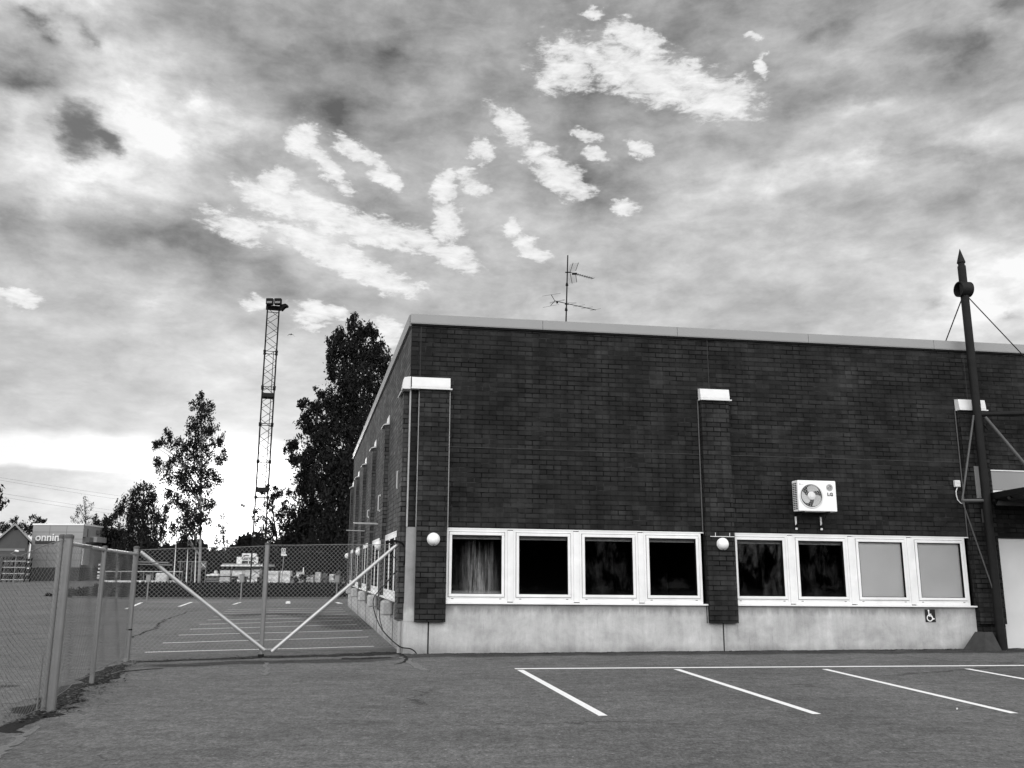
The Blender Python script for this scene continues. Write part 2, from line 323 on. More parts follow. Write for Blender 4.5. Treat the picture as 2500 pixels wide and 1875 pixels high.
def glass_mat():
    m = bpy.data.materials.new('window_glass'); m.use_nodes = True; t = NT(m.node_tree); t.t.nodes.clear()
    tr = t.n('ShaderNodeBsdfTransparent'); tr.inputs[0].default_value = (.98, .98, .98, 1)
    gl = t.n('ShaderNodeBsdfGlossy'); gl.inputs['Roughness'].default_value = .03; gl.inputs['Color'].default_value = (.7, .7, .7, 1)
    fr = t.n('ShaderNodeFresnel'); fr.inputs[0].default_value = 1.4
    mx = t.n('ShaderNodeMixShader'); t.l(fr.outputs[0], mx.inputs[0]); t.l(tr.outputs[0], mx.inputs[1]); t.l(gl.outputs[0], mx.inputs[2])
    o = t.n('ShaderNodeOutputMaterial'); t.l(mx.outputs[0], o.inputs[0]); return m
GLASS = glass_mat()
def film_mat(name, strength, v=.42):
    """torn milky plastic film hanging behind the pane"""
    m = bpy.data.materials.new(name); m.use_nodes = True; t = NT(m.node_tree)
    b = m.node_tree.nodes['Principled BSDF']; b.inputs['Roughness'].default_value = .7; b.inputs['Base Color'].default_value = (v, v, v, 1)
    uv = t.n('ShaderNodeUVMap').outputs[0]; x, z, _ = t.sep(uv)
    s = t.noise(t.mapping(uv, scale=(15, .9, 1)), 1.0, 9, .8)
    w = t.noise(t.mapping(uv, scale=(1.4, .8, 1)), 1.0, 4, .6)
    env = t.mr(t.m('ADD', z, t.m('MULTIPLY', s, -.9)), -.35, .45, 1, 0)
    mid = t.mr(t.m('ABSOLUTE', t.m('SUBTRACT', x, .55)), .06, .42, 1.25, .06)
    if strength < .5:
        a = t.m('MULTIPLY', t.mr(t.noise(t.mapping(uv, scale=(2.4, 1.1, 1), loc=(strength * 40, 0, 0)), 1.5, 9, .7, .3), .46, .78, 0, 1), strength * 1.0)
        t.l(a, b.inputs['Alpha']); return m
    a = t.m('MULTIPLY', t.m('ADD', t.mr(s, .36, .70, 0, .95), t.mr(w, .35, .8, -.05, .35)), t.m('MULTIPLY', env, mid))
    a = t.m('ADD', a, t.mr(z, .0, .07, .55, 0))
    t.l(t.m('MULTIPLY', a, strength, clamp=True), b.inputs['Alpha'])
    return m
FILM_A, FILM_B, FILM_C = film_mat('torn_film', .85), film_mat('faint_film', .07), film_mat('dusty_film', .15)

WHITE = pm('white_frame_paint', .74, .5, .05, 7, .08, 30, var2=.06, scale2=2.5, spec=.3)
WHITE_D = pm('white_sheet_metal', .64, .45, .07, 5, .05, 8, spec=.3)
FASC = pm('grey_fascia_metal', .235, .45, .05, 1.2, .04, 12, spec=.4)
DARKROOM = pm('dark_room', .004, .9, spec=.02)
BLIND = pm('grey_blind', .60, .8, .05, 1.2, var2=.08, scale2=.8)
BLACK = pm('black_rubber', .008, .7, spec=.1)
GROOVE = pm('dark_joint', .03, .95, .3, 20)
GALV = pm('galvanised_tube', .21, .42, .10, 9, .06, 60, metal=.55, spec=.5)
GALV_L = pm('bright_galvanised_tube', .46, .38, .10, 9, .05, 60, metal=.45, spec=.5)
WIRE = pm('galvanised_wire', .18, .5, .15, 20, metal=.3)
STEEL_D = pm('dark_painted_steel', .012, .6, .25, 5, .05, 40, spec=.12)
STEEL_G = pm('grey_painted_steel', .07, .5, .2, 5, .05, 40)
LAMP = pm('opal_lamp_glass', .84, .25, .02, 5)
LGREY = pm('light_grey_plastic', .62, .5, .05, 10)
DOORW = pm('pale_door_paint', .60, .55, .05, 1.5, .04, 20, var2=.05)
BARK = pm('birch_bark', .20, .9, .55, 3, .3, 10, stretch=(1, 1, 5))
BARK_D = pm('dark_bark', .04, .95, .4, 6, .4, 12)
LEAF = pm('leaf', .015, .8, .35, 3, spec=.05)
LEAF_N = pm('conifer_needles', .014, .8, .3, 3, spec=.1)
GRASS = pm('grass_soil', .009, .95, .45, 1.5, .5, 8, spec=.02)
BLADE = pm('grass_blade', .013, .9, .5, 2, spec=.02)
PALP = pm('plastic_wrap', .50, .35, .25, 4, .5, 5, var2=.2, scale2=1)
WOODP = pm('weathered_wood', .10, .85, .35, 8)
SIGNW = pm('sign_white', .70, .5)
SIGND = pm('sign_dark', .04, .5)
SIGNB = pm('sign_blue_grey', .12, .5)

# ------------------------------------------------------------------ mesh helpers
SPLIT = {'mullion', 'drain_cap', 'tension_wire', 'canopy_post', 'expansion_joint', 'corner_trim', 'pole_collar', 'post', 'brace', 'window_post', 'flange', 'upright', 'shelf', 'stored_goods', 'foot_plate', 'latch_rod', 'panel_trim', 'rod', 'canopy_rib', 'horizontal_joint', 'vertical_joint', 'window_sill'}
class MB:
    """collects geometry; build() links it as ONE mesh object"""
    def __init__(s): s.v = []; s.f = []; s.e = []
    def add(s, vs, fs, edge=None):
        o = len(s.v); s.v += [tuple(p) for p in vs]; s.f += [tuple(i + o for i in f) for f in fs]
        s.e += list(edge) if edge is not None else [1.0] * len(vs)
    def hexa(s, p):                       # 8 points: bottom 4 ccw, top 4 ccw
        s.add(p, [(0, 3, 2, 1), (4, 5, 6, 7), (0, 1, 5, 4), (1, 2, 6, 5), (2, 3, 7, 6), (3, 0, 4, 7)])
    def box(s, T_, a0, a1, b0, b1, c0, c1, bev=0.0):   # box in frame T_(a, b, c) -> world
        if bev <= 0:
            s.hexa([T_(a0, b0, c0), T_(a1, b0, c0), T_(a1, b1, c0), T_(a0, b1, c0), T_(a0, b0, c1), T_(a1, b0, c1), T_(a1, b1, c1), T_(a0, b1, c1)])
            return
        bev = min(bev, (a1 - a0) * .45, (b1 - b0) * .45, (c1 - c0) * .45)
        vs, idx = [], {}
        for i, A in enumerate((a0, a1)):
            for j, B in enumerate((b0, b1)):
                for k, Cc in enumerate((c0, c1)):
                    sa, sb, sc_ = (1, -1)[i], (1, -1)[j], (1, -1)[k]
                    idx[(i, j, k, 0)] = len(vs); vs.append(T_(A, B + sb * bev, Cc + sc_ * bev))
                    idx[(i, j, k, 1)] = len(vs); vs.append(T_(A + sa * bev, B, Cc + sc_ * bev))
                    idx[(i, j, k, 2)] = len(vs); vs.append(T_(A + sa * bev, B + sb * bev, Cc))
        I = idx; fs = []
        for i in (0, 1):
            fs.append([I[(i, 0, 0, 0)], I[(i, 1, 0, 0)], I[(i, 1, 1, 0)], I[(i, 0, 1, 0)]])
            fs.append([I[(0, i, 0, 1)], I[(1, i, 0, 1)], I[(1, i, 1, 1)], I[(0, i, 1, 1)]])
            fs.append([I[(0, 0, i, 2)], I[(1, 0, i, 2)], I[(1, 1, i, 2)], I[(0, 1, i, 2)]])
        for i in (0, 1):
            for j in (0, 1):
                fs.append([I[(i, j, 0, 0)], I[(i, j, 1, 0)], I[(i, j, 1, 1)], I[(i, j, 0, 1)]])
                fs.append([I[(i, 0, j, 0)], I[(i, 1, j, 0)], I[(i, 1, j, 2)], I[(i, 0, j, 2)]])
                fs.append([I[(0, i, j, 1)], I[(1, i, j, 1)], I[(1, i, j, 2)], I[(0, i, j, 2)]])
        for i in (0, 1):
            for j in (0, 1):
                for k in (0, 1): fs.append([I[(i, j, k, 0)], I[(i, j, k, 1)], I[(i, j, k, 2)]])
        s.add(vs, fs)
    def tube(s, p, q, r0, r1=None, n=8, cap=True):
        s.path([p, q], [r0, r0 if r1 is None else r1], n, cap)
    def path(s, pts, rad, n=6, cap=True):
        pts = [Vector(p) for p in pts]
        if not isinstance(rad, (list, tuple)): rad = [rad] * len(pts)
        vs, fs = [], []; prev = None
        for i, p in enumerate(pts):
            t = (pts[min(i + 1, len(pts) - 1)] - pts[max(i - 1, 0)])
            if t.length < 1e-9: t = Vector((0, 0, 1))
            t.normalize()
            a = prev if prev is not None else (Vector((0, 0, 1)) if abs(t.z) < .9 else Vector((1, 0, 0)))
            x = (a - t * a.dot(t)); x.normalize(); y = t.cross(x); prev = x
            for k in range(n):
                th = 2 * math.pi * k / n; vs.append(p + (x * math.cos(th) + y * math.sin(th)) * rad[i])
        for i in range(len(pts) - 1):
            for k in range(n):
                a0 = i * n + k; a1 = i * n + (k + 1) % n; fs.append((a0, a1, a1 + n, a0 + n))
        if cap: fs.append(tuple(range(n))[::-1]); fs.append(tuple(range((len(pts) - 1) * n, len(pts) * n)))
        s.add(vs, fs)
    def lathe(s, c, axis, prof, n=24):     # prof: list of (distance along axis, radius)
        axis = Vector(axis).normalized(); a = Vector((0, 0, 1)) if abs(axis.z) < .9 else Vector((1, 0, 0))
        x = (a - axis * a.dot(axis)).normalized(); y = axis.cross(x); vs, fs = [], []
        for (d, r) in prof:
            for k in range(n):
                th = 2 * math.pi * k / n; vs.append(Vector(c) + axis * d + (x * math.cos(th) + y * math.sin(th)) * r)
        for i in range(len(prof) - 1):
            for k in range(n):
                a0 = i * n + k; a1 = i * n + (k + 1) % n; fs.append((a0, a1, a1 + n, a0 + n))
        s.add(vs, fs)
    def poly(s, pts, edge=None): s.add(pts, [tuple(range(len(pts)))], edge)
    def prism(s, pts2, T_, c0, c1):        # outline pts2 (a, b), extruded from c0 to c1 in frame T_
        n = len(pts2); vs = [T_(a, b, c0) for a, b in pts2] + [T_(a, b, c1) for a, b in pts2]
        s.add(vs, [tuple(range(n))[::-1], tuple(range(n, 2 * n))] + [(i, (i + 1) % n, (i + 1) % n + n, i + n) for i in range(n)])
    def build(s, name, mat, parent=None, origin=None, smooth=False, uvf=None):
        if name in SPLIT and parent is not None:
            par = list(range(len(s.v)))
            def fd(a):
                while par[a] != a: par[a] = par[par[a]]; a = par[a]
                return a
            for f in s.f:
                for i in f[1:]: par[fd(i)] = fd(f[0])
            grp = {}
            for f in s.f: grp.setdefault(fd(f[0]), []).append(f)
            if len(grp) > 1:
                first = None
                for fs in grp.values():
                    ids = sorted({i for f in fs for i in f}); mp = {a: b for b, a in enumerate(ids)}
                    sub = MB(); sub.v = [s.v[i] for i in ids]; sub.f = [tuple(mp[i] for i in f) for f in fs]; sub.e = [s.e[i] for i in ids]
                    o = sub.build(name, mat, parent, origin, smooth, uvf); first = first or o
                return first
        o = Vector(origin) if origin is not None else (parent_origin(parent) if parent is not None else Vector((0, 0, 0)))
        me = bpy.data.meshes.new(name)
        me.from_pydata([tuple(Vector(p) - o) for p in s.v], [], s.f); me.update()
        if any(e != 1.0 for e in s.e):
            at_ = me.attributes.new('edge', 'FLOAT', 'POINT'); at_.data.foreach_set('value', s.e)
        elif mat in (DIRT, WORN, DARKP, CRACK, PAINT):
            at_ = me.attributes.new('edge', 'FLOAT', 'POINT'); at_.data.foreach_set('value', s.e)
        if uvf:
            uvl = me.uv_layers.new(name='UVMap')
            for p in me.polygons:
                for li in p.loop_indices:
                    uvl.data[li].uv = uvf(me.vertices[me.loops[li].vertex_index].co + o, p.normal)
        me.materials.append(mat)
        if smooth:
            for p in me.polygons: p.use_smooth = True
        ob = bpy.data.objects.new(name, me); COL.objects.link(ob)
        if parent is not None: ob.parent = parent
        else: ob.location = o
        return ob
ORG = {}
def parent_origin(p):
    while p.parent is not None: p = p.parent
    return ORG.get(p.name, Vector(p.location))
def recalc(ob):
    import bmesh
    bm = bmesh.new(); bm.from_mesh(ob.data); bmesh.ops.recalc_face_normals(bm, faces=bm.faces); bm.to_mesh(ob.data); bm.free(); return ob
def thing(name, label, cat, loc=(0, 0, 0), group=None):
    o = bpy.data.objects.new(name, None); COL.objects.link(o); o.location = loc; o.empty_display_size = .2
    ORG[o.name] = Vector(loc)
    return tag(o, label, cat, group)
def tag(o, label, cat, group=None, kind=None):
    o['label'] = label; o['category'] = cat
    if group: o['group'] = group
    if kind: o['kind'] = kind
    return o
def structure(o, label=None):
    o['kind'] = 'structure'
    if label: o['label'] = label; o['category'] = 'ground'
    return o
WT = lambda x, y, z: Vector((x, y, z))
def mesh_of_text(txt, size, depth, bold=0.0, spacing=1.0):
    cu = bpy.data.curves.new('txt', 'FONT'); cu.body = txt; cu.size = size; cu.extrude = depth / 2; cu.offset = bold
    cu.align_x = 'CENTER'; cu.align_y = 'CENTER'; cu.space_character = spacing; cu.resolution_u = 3
    ob = bpy.data.objects.new('txt', cu); COL.objects.link(ob)
    bpy.context.view_layer.update()
    me = bpy.data.meshes.new_from_object(ob); bpy.data.objects.remove(ob); bpy.data.curves.remove(cu); return me
def place_text(txt, name, size, depth, T_, mat, parent, bold=0.0, sx=1.0, spacing=1.0):
    """T_(a, b, c): a right, b up, c out of the wall"""
    me = mesh_of_text(txt, size, depth, bold, spacing); mb = MB()
    mb.add([T_(v.co.x * sx, v.co.y, v.co.z) for v in me.vertices], [tuple(p.vertices) for p in me.polygons])
    bpy.data.meshes.remove(me)
    return mb.build(name, mat, parent)

# ------------------------------------------------------------------ ground
g = MB(); S = 900
g.poly([(-S, -S, 0), (S, -S, 0), (S, S, 0), (-S, S, 0)])
structure(g.build('ground', ASPH))
def strip(pts, widths, z=.004, seg=.35, jitter=0.0, soft=True, sub=None):
    """flat strip on the ground along pts; soft edges through the 'edge' attribute"""
    P = [Vector((p[0], p[1], 0)) for p in pts]; Wd = widths if isinstance(widths, (list, tuple)) else [widths] * len(P)
    Q, QW = [], []
    for i in range(len(P) - 1):
        n = max(1, int((P[i + 1] - P[i]).length / seg))
        for k in range(n):
            f = k / n; Q.append(P[i].lerp(P[i + 1], f)); QW.append(Wd[i] * (1 - f) + Wd[i + 1] * f)
    Q.append(P[-1]); QW.append(Wd[-1])
    mb = MB(); vs, es, fs = [], [], []
    prof = [(-.5, 0), (-.22, 1), (.22, 1), (.5, 0)] if soft else [(-.5, .6), (-.38, 1), (.38, 1), (.5, .6)]
    for i, q in enumerate(Q):
        t = (Q[min(i + 1, len(Q) - 1)] - Q[max(i - 1, 0)]).normalized(); nrm = Vector((-t.y, t.x, 0))
        q = q + nrm * random.uniform(-jitter, jitter); w = QW[i] * random.uniform(1 - jitter, 1 + jitter) if jitter else QW[i]
        for a, e in prof: vs.append(q + nrm * a * w + Vector((0, 0, z))); es.append(e if 0 < i < len(Q) - 1 or not soft else 0)
    n = len(prof)
    for i in range(len(Q) - 1):
        for k in range(n - 1): fs.append((i * n + k, (i + 1) * n + k, (i + 1) * n + k + 1, i * n + k + 1))
    mb.add(vs, fs, es); return mb
def merge(*mbs):
    o = MB()
    for m in mbs: o.add(m.v, m.f, m.e)
    return o

# ------------------------------------------------------------------ building frames
C = gz(983, 1597)
UH, VH = R_(82), R_(-12.786)
U = Vector((math.sin(UH), math.cos(UH), 0)); NW = Vector((math.cos(UH), -math.sin(UH), 0))
V = Vector((math.sin(VH), math.cos(VH), 0)); NS = Vector((-math.cos(VH), math.sin(VH), 0))
FALL = .0078                                   # the long front wall is laid to a slight fall
def FB(u, z, w): return C + U * u + NW * w + Vector((0, 0, z - FALL * u))
def SB(v, z, w): return C + V * v + NS * w + Vector((0, 0, z))
def fpix(x, y, w=0.0):                          # photo point -> (u, z) on the plane w off the front wall
    q = onp(x, y, C + NW * w, NW); u = (q - C).dot(U); return u, q.z + FALL * u
def spix(x, y, w=0.0):
    q = onp(x, y, C + NS * w, NS); return (q - C).dot(V), q.z
def uv_front(co, n):
    d = co - C; u = d.dot(U); z = d.z + FALL * u
    if abs(n.z) > .8: return (u, d.dot(NW))
    if abs(n.dot(NW)) > .6: return (u, z + .045)
    return (d.dot(NW) + .07, z + .045)
def uv_side(co, n):
    d = co - C
    if abs(n.z) > .8: return (d.dot(V), d.dot(NS))
    if abs(n.dot(NS)) > .6: return (d.dot(V), d.z + .045)
    return (d.dot(NS) + .07, d.z + .045)
U1, V1 = 21.0, 23.45
PIL = [.2, 6.2, 12.2, 18.2]; PW_, PD = .61, .11
SPIL = [.2 + 4.5 * i for i in range(5)] + [V1 - .75]
ZB, ZT = .955, 2.43                            # window band
B = thing('brick_building', 'dark brick industrial building with white window bands and a pale concrete base', 'building', C)

# brick walls (upper walls with thickness, brick behind the pilasters, door surround)
w = MB()
w.box(FB, .0, U1, 2.44, 6.64, -.30, 0)
w.box(FB, 0, .80, .955, 2.44, -.30, -.001); w.box(FB, 6.18, 6.82, .955, 2.44, -.30, -.001); w.box(FB, 12.17, 12.84, .0, 2.44, -.30, -.001)
w.box(FB, 15.4, U1, -.3, 2.44, -.30, -.001)
recalc(w.build('front_wall', BRICK, B, uvf=uv_front))
w = MB()
w.box(SB, .0, V1, 2.44, 6.64, -.30, 0)
for p in SPIL: w.box(SB, p - .02, p + PW_ + .03, .6, 2.44, -.30, -.001)
recalc(w.build('side_wall', BRICK_S, B, uvf=uv_side))
w = MB()                                        # back, far side and roof deck
ro = [FB(.1, 6.6, -.1), FB(U1, 6.6, -.1), FB(U1, 6.6, -23), SB(V1, 6.6, -.1)]
w.poly(ro); w.poly([Vector((p.x, p.y, -.3)) for p in (ro[1], ro[2])] + [ro[2], ro[1]])
w.poly([Vector((p.x, p.y, -.3)) for p in (ro[2], ro[3])] + [ro[3], ro[2]])
w.build('roof_deck', pm('roof_felt', .05, .9, .2, 2), B)
# concrete base
w = MB()
w.box(FB, .50, 12.85, -.3, .952, -.30, -.004); w.box(FB, 0, .468, -.3, .608, -.30, .022)
w.box(FB, 0, .2, .612, 2.436, -.002, .02)
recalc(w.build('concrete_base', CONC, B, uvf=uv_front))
w = MB()
w.box(SB, 0, V1, -.3, .62, -.30, .02); w.box(SB, .0, V1, .61, .95, -.30, -.004)
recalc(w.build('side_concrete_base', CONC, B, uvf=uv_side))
w = MB()
w.box(FB, .468, .50, -.3, .95, -.2, -.02)
for uj in (6.50, 12.5): w.box(FB, uj, uj + .028, -.3, .60, -.003, -.001)
for uj in (6.185, ): w.box(FB, uj - .02, uj, .60, .95, -.003, -.001)
w.build('expansion_joint', GROOVE, B)
# soft mortar movement joints in the brick
w = MB()
w.box(FB, .82, 12.18, 4.068, 4.080, .0, .002); w.box(FB, 12.84, U1, 4.068, 4.080, .0, .002)
w.build('horizontal_joint', pm('pale_joint', .035, .9, .5, 6), B)
w = MB(); w.box(FB, 6.42, 6.435, 5.5, 6.63, .0, .002); w.box(FB, 12.5, 12.515, 5.5, 6.63, .0, .002); w.box(FB, .19, .205, 5.5, 6.63, 0, .002)
w.build('vertical_joint', GROOVE, B)
# roof fascia in 3 m sheets
us = [-.03, 2.77, 5.74, 8.76, 11.77, 14.77, 17.8, U1]
for a, b in zip(us[:-1], us[1:]):
    w = MB(); w.prism([(.0, 6.635), (.05, 6.635), (.055, 6.66), (.055, 6.835), (.03, 6.85), (-.35, 6.80), (-.35, 6.7), (.0, 6.7)], lambda p, q, r: FB(r, q, p), a + .004, b - .004)
    recalc(w.build('roof_fascia', FASC, B))
w = MB(); w.box(FB, .0, U1, 6.60, 6.64, .001, .03); w.build('fascia_painted_shadow', BLACK, B)  # black strip drawn as the shadow under the fascia
vs_ = [0.03, 3, 6, 9, 12, 15, 18, 21, V1 + .03]
for a, b in zip(vs_[:-1], vs_[1:]):
    w = MB(); w.prism([(.0, 6.60), (.05, 6.60), (.055, 6.635), (.055, 6.835), (.03, 6.85), (-.35, 6.80), (-.35, 6.7), (.0, 6.7)], lambda p, q, r: SB(r, q, p), a + .004, b - .004)
    recalc(w.build('roof_fascia', FASC, B))
# pilasters
def pilaster(T_, a0, a1, uvf, lip=.05, wrap=False):
    w = MB(); w.box(T_, a0, a1, .61, 5.27, .0, PD, .006); p = recalc(w.build('pilaster', BRICK_P if uvf is uv_front else BRICK_SP, B, uvf=uvf))
    w = MB(); b0 = a0 - (.17 if wrap else .03)
    if T_ is SB: w.prism([(.002, 5.25), (PD + .03, 5.225), (PD + .06, 5.20), (PD + .06, 5.225), (PD + .03, 5.25), (.03, 5.29), (.014, 5.49), (.002, 5.49)], lambda pz, q, r: T_(r, q, pz), b0, a1 + .01)
    else: w.prism([(.002, 5.255), (PD + .050, 5.255), (PD + .052, 5.285), (PD + .022, 5.475), (.002, 5.495)], lambda pz, q, r: T_(r, q, pz), b0, a1 + .01)
    if T_ is not SB: w.box(T_, b0 - .006, a1 + lip, 5.228, 5.252, .0, PD + .062)
    recalc(w.build('cap_flashing', WHITE_D, p)); return p
for i, p0 in enumerate(PIL):
    p = pilaster(FB, p0 + (.0 if i else .0), p0 + PW_, uv_front, wrap=(i == 0))
    w = MB()
    if i == 0:
        w.tube(FB(.012, 2.44, .03), FB(.012, 5.24, .03), .017); w.tube(FB(p0 - .006, 2.44, .03), FB(p0 - .006, 5.24, .03), .013)
        w.tube(FB(p0 + PW_ + .012, 2.44, .02), FB(p0 + PW_ + .012, 5.24, .02), .014)
    else: w.tube(FB(p0 - .05, 2.44, .02), FB(p0 - .05, 5.24, .02), .013)
    w.build('corner_trim', pm('trim_grey', .32, .5, .15, 6) if i == 0 else STEEL_G, p)
for i, p0 in enumerate(SPIL):
    p = pilaster(SB, p0, p0 + PW_, uv_side, .03)
# corner cap return that ties the two corner pilasters
w = MB(); w.prism([(.0, 5.23), (.16, 5.23), (.16, 5.28), (.13, 5.47), (0, 5.49)], lambda pz, q, r: SB(r, q, pz), -.10, .19); recalc(w.build('cap_flashing', WHITE_D, B))

def window(T_, a, wd, z0, z1, kind, uvf_T, name='window'):
    """fixed outer frame, raised sash, glass pane, room or blind behind"""
    f = MB(); o = .055
    def ring(mb, x0, x1, y0, y1, t, c0, c1, bev=.004):
        mb.box(T_, x0, x1, y0, y0 + t, c0, c1, bev); mb.box(T_, x0, x1, y1 - t, y1, c0, c1, bev)
        mb.box(T_, x0, x0 + t, y0 + t, y1 - t, c0, c1, bev); mb.box(T_, x1 - t, x1, y0 + t, y1 - t, c0, c1, bev)
    ring(f, a, a + wd, z0, z1, .052, -.05, .012)
    fr = recalc(f.build(name, WHITE, B))
    s = MB(); ring(s, a + .060, a + wd - .060, z0 + .105, z1 - .060, .058, -.045, .026, .006)
    s.box(T_, a + .052, a + wd - .052, z0 + .052, z0 + .098, -.05, .006)
    sash = recalc(s.build('sash', WHITE, fr))
    g_ = MB(); g_.box(T_, a + .053, a + wd - .053, z0 + .099, z0 + .104, -.04, -.01); g_.box(T_, a + .053, a + .059, z0 + .1, z1 - .053, -.04, -.008); g_.box(T_, a + wd - .059, a + wd - .053, z0 + .1, z1 - .053, -.04, -.008)
    g_.build('rubber_seal', BLACK, fr)
    x0, x1, y0, y1 = a + .118, a + wd - .118, z0 + .163, z1 - .118
    b_ = MB()
    for q in ((x0, x1, y0, y0 + .008), (x0, x1, y1 - .008, y1), (x0, x0 + .008, y0 + .008, y1 - .008), (x1 - .008, x1, y0 + .008, y1 - .008)): b_.box(T_, *q, -.040, .022)
    b_.build('glazing_bead', BLACK, fr)
    p = MB(); p.box(T_, x0, x1, y0, y1, -.034, -.028); recalc(p.build('pane', GLASS, fr))
    def luv(co, n): return ((uvf_T(co)[0] - x0) / (x1 - x0), (uvf_T(co)[1] - y0) / (y1 - y0))
    if kind == 'blind':
        q = MB(); q.box(T_, x0 - .02, x1 + .02, y0 - .02, y1 + .02, -.052, -.042); q.build('blind', BLIND, fr)
    else:
        q = MB(); q.box(T_, x0, x1, y1 - .075, y1 - .050, -.085, -.060); q.box(T_, x0 - .02, x1 + .02, y1 - .045, y1, -.12, -.06); q.build('blind_rail', pm('blind_rail_metal', .16, .6, .3, 15), fr)
    if kind in ('torn', 'faint', 'dusty'):
        q = MB(); q.box(T_, x0, x1, y0, y1 - .08, -.056, -.054)
        q.build('plastic_film', {'torn': FILM_A, 'faint': FILM_B, 'dusty': FILM_C}[kind], fr, uvf=luv)
    # screws / drain caps on the bottom rail
    d = MB()
    for xx in (a + .12, a + wd - .16): d.box(T_, xx, xx + .045, z0 + .062, z0 + .074, .006, .009)
    d.build('drain_cap', STEEL_G, fr)
    return fr
finv = lambda co: ((co - C).dot(U), (co - C).z + FALL * (co - C).dot(U))
sinv = lambda co: ((co - C).dot(V), (co - C).z)
kinds = ['torn', 'plain', 'faint', 'plain', 'dusty', 'faint', 'blind', 'blind']
for bay, (a0, a1, p0) in enumerate(((.815, 6.165, .92), (6.825, 12.165, 6.885))):
    for i in range(4):
        px0 = p0 + 1.355 * i - .118
        window(FB, px0, 1.236, .985, 2.415, kinds[bay * 4 + i], finv)
    m_ = MB()
    for i in range(3):
        x = p0 + 1.355 * i + 1.118; m_.box(FB, x + .001, x + .118, 1.0, 2.40, -.04, .022, .004)
    m_.build('mullion', WHITE, B)
    m_ = MB(); m_.box(FB, a0 - .01, a1 + .03, .952, .984, -.05, .055, .004); m_.box(FB, a0, a1, 2.416, 2.438, -.05, .02)
    m_.build('window_sill', WHITE, B)
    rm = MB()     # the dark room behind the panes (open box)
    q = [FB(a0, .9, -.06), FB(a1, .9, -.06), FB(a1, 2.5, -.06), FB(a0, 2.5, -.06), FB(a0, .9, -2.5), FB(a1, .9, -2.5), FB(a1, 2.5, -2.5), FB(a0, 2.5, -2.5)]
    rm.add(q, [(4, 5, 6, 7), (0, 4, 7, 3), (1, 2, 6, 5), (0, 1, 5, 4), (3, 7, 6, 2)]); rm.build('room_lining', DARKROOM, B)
for bay in range(5):
    a0 = SPIL[bay] + PW_ + .02; a1 = SPIL[bay + 1] - .02
    n = 3; wd = (a1 - a0) / n
    for i in range(n):
        window(SB, a0 + i * wd + .012, wd - .024, .985, 2.415, 'plain' if (bay + i) % 2 else 'dusty', sinv)
    m_ = MB()
    for i in range(1, n): m_.box(SB, a0 + i * wd - .03, a0 + i * wd + .03, 1.0, 2.4, -.04, .030)
    m_.box(SB, a0 - .02, a0 + .011, .985, 2.415, -.04, .02); m_.box(SB, a1 - .011, a1 + .02, .985, 2.415, -.04, .02)
    m_.build('mullion', WHITE, B)
    m_ = MB(); m_.box(SB, a0 - .02, a1 + .02, .952, .984, -.05, .115, .004); m_.box(SB, a0 - .01, a1 + .01, 2.416, 2.438, -.05, .02)
    m_.build('window_sill', WHITE, B)
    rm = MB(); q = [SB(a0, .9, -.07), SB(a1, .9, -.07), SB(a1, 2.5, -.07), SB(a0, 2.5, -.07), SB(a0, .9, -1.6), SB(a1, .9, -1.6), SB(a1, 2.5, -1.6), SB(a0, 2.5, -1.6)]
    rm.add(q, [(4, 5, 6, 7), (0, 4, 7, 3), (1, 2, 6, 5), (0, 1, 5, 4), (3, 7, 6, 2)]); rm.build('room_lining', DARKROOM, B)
    m_ = MB(); m_.box(SB, 2.15 + 4.5 * bay, 2.65 + 4.5 * bay, .62, .93, .021, .25, .035); m_.build('concrete_vent_box', pm('smooth_concrete', .42, .85, .12, 5, .1), B)
    m_ = MB(); m_.box(SB, 1.95 + 4.5 * bay, 2.0 + 4.5 * bay, -.2, .62, .021, .028); m_.build('expansion_joint', GROOVE, B)
# loading door on the right, grey panel above it
w = MB(); w.box(FB, 12.86, 15.38, .02, 2.425, -.06, -.02, .004); d = recalc(w.build('loading_door', DOORW, B))
w = MB(); w.box(FB, 12.84, 15.4, 2.426, 2.46, -.05, .012); w.build('door_head', STEEL_D, d)
w = MB(); w.box(FB, 12.80, U1 - 3, 3.47, 3.89, .002, .10, .006); p = recalc(w.build('wall_panel', FASC, B))
w = MB(); w.box(FB, 12.80, U1 - 3, 3.892, 3.915, .002, .115); w.box(FB, 12.80, U1 - 3, 3.40, 3.466, .002, .09); w.build('panel_trim', WHITE, p)
w = MB(); w.box(FB, 12.40, 12.50, 3.28, 3.98, PD + .002, PD + .03); w.build('side_panel', FASC, B)
w = MB(); w.box(FB, 12.47, 12.53, 2.75, 3.05, PD + .002, PD + .02); w.build('small_plate', STEEL_G, B)
w = MB(); w.box(FB, 6.27, 6.79, 2.345, 2.358, PD + .002, PD + .03); w.box(FB, 6.38, 6.39, 2.358, 2.43, PD + .002, PD + .012); w.box(FB, 6.69, 6.70, 2.358, 2.43, PD + .002, PD + .012)
w.build('lamp_bracket', LGREY, B)

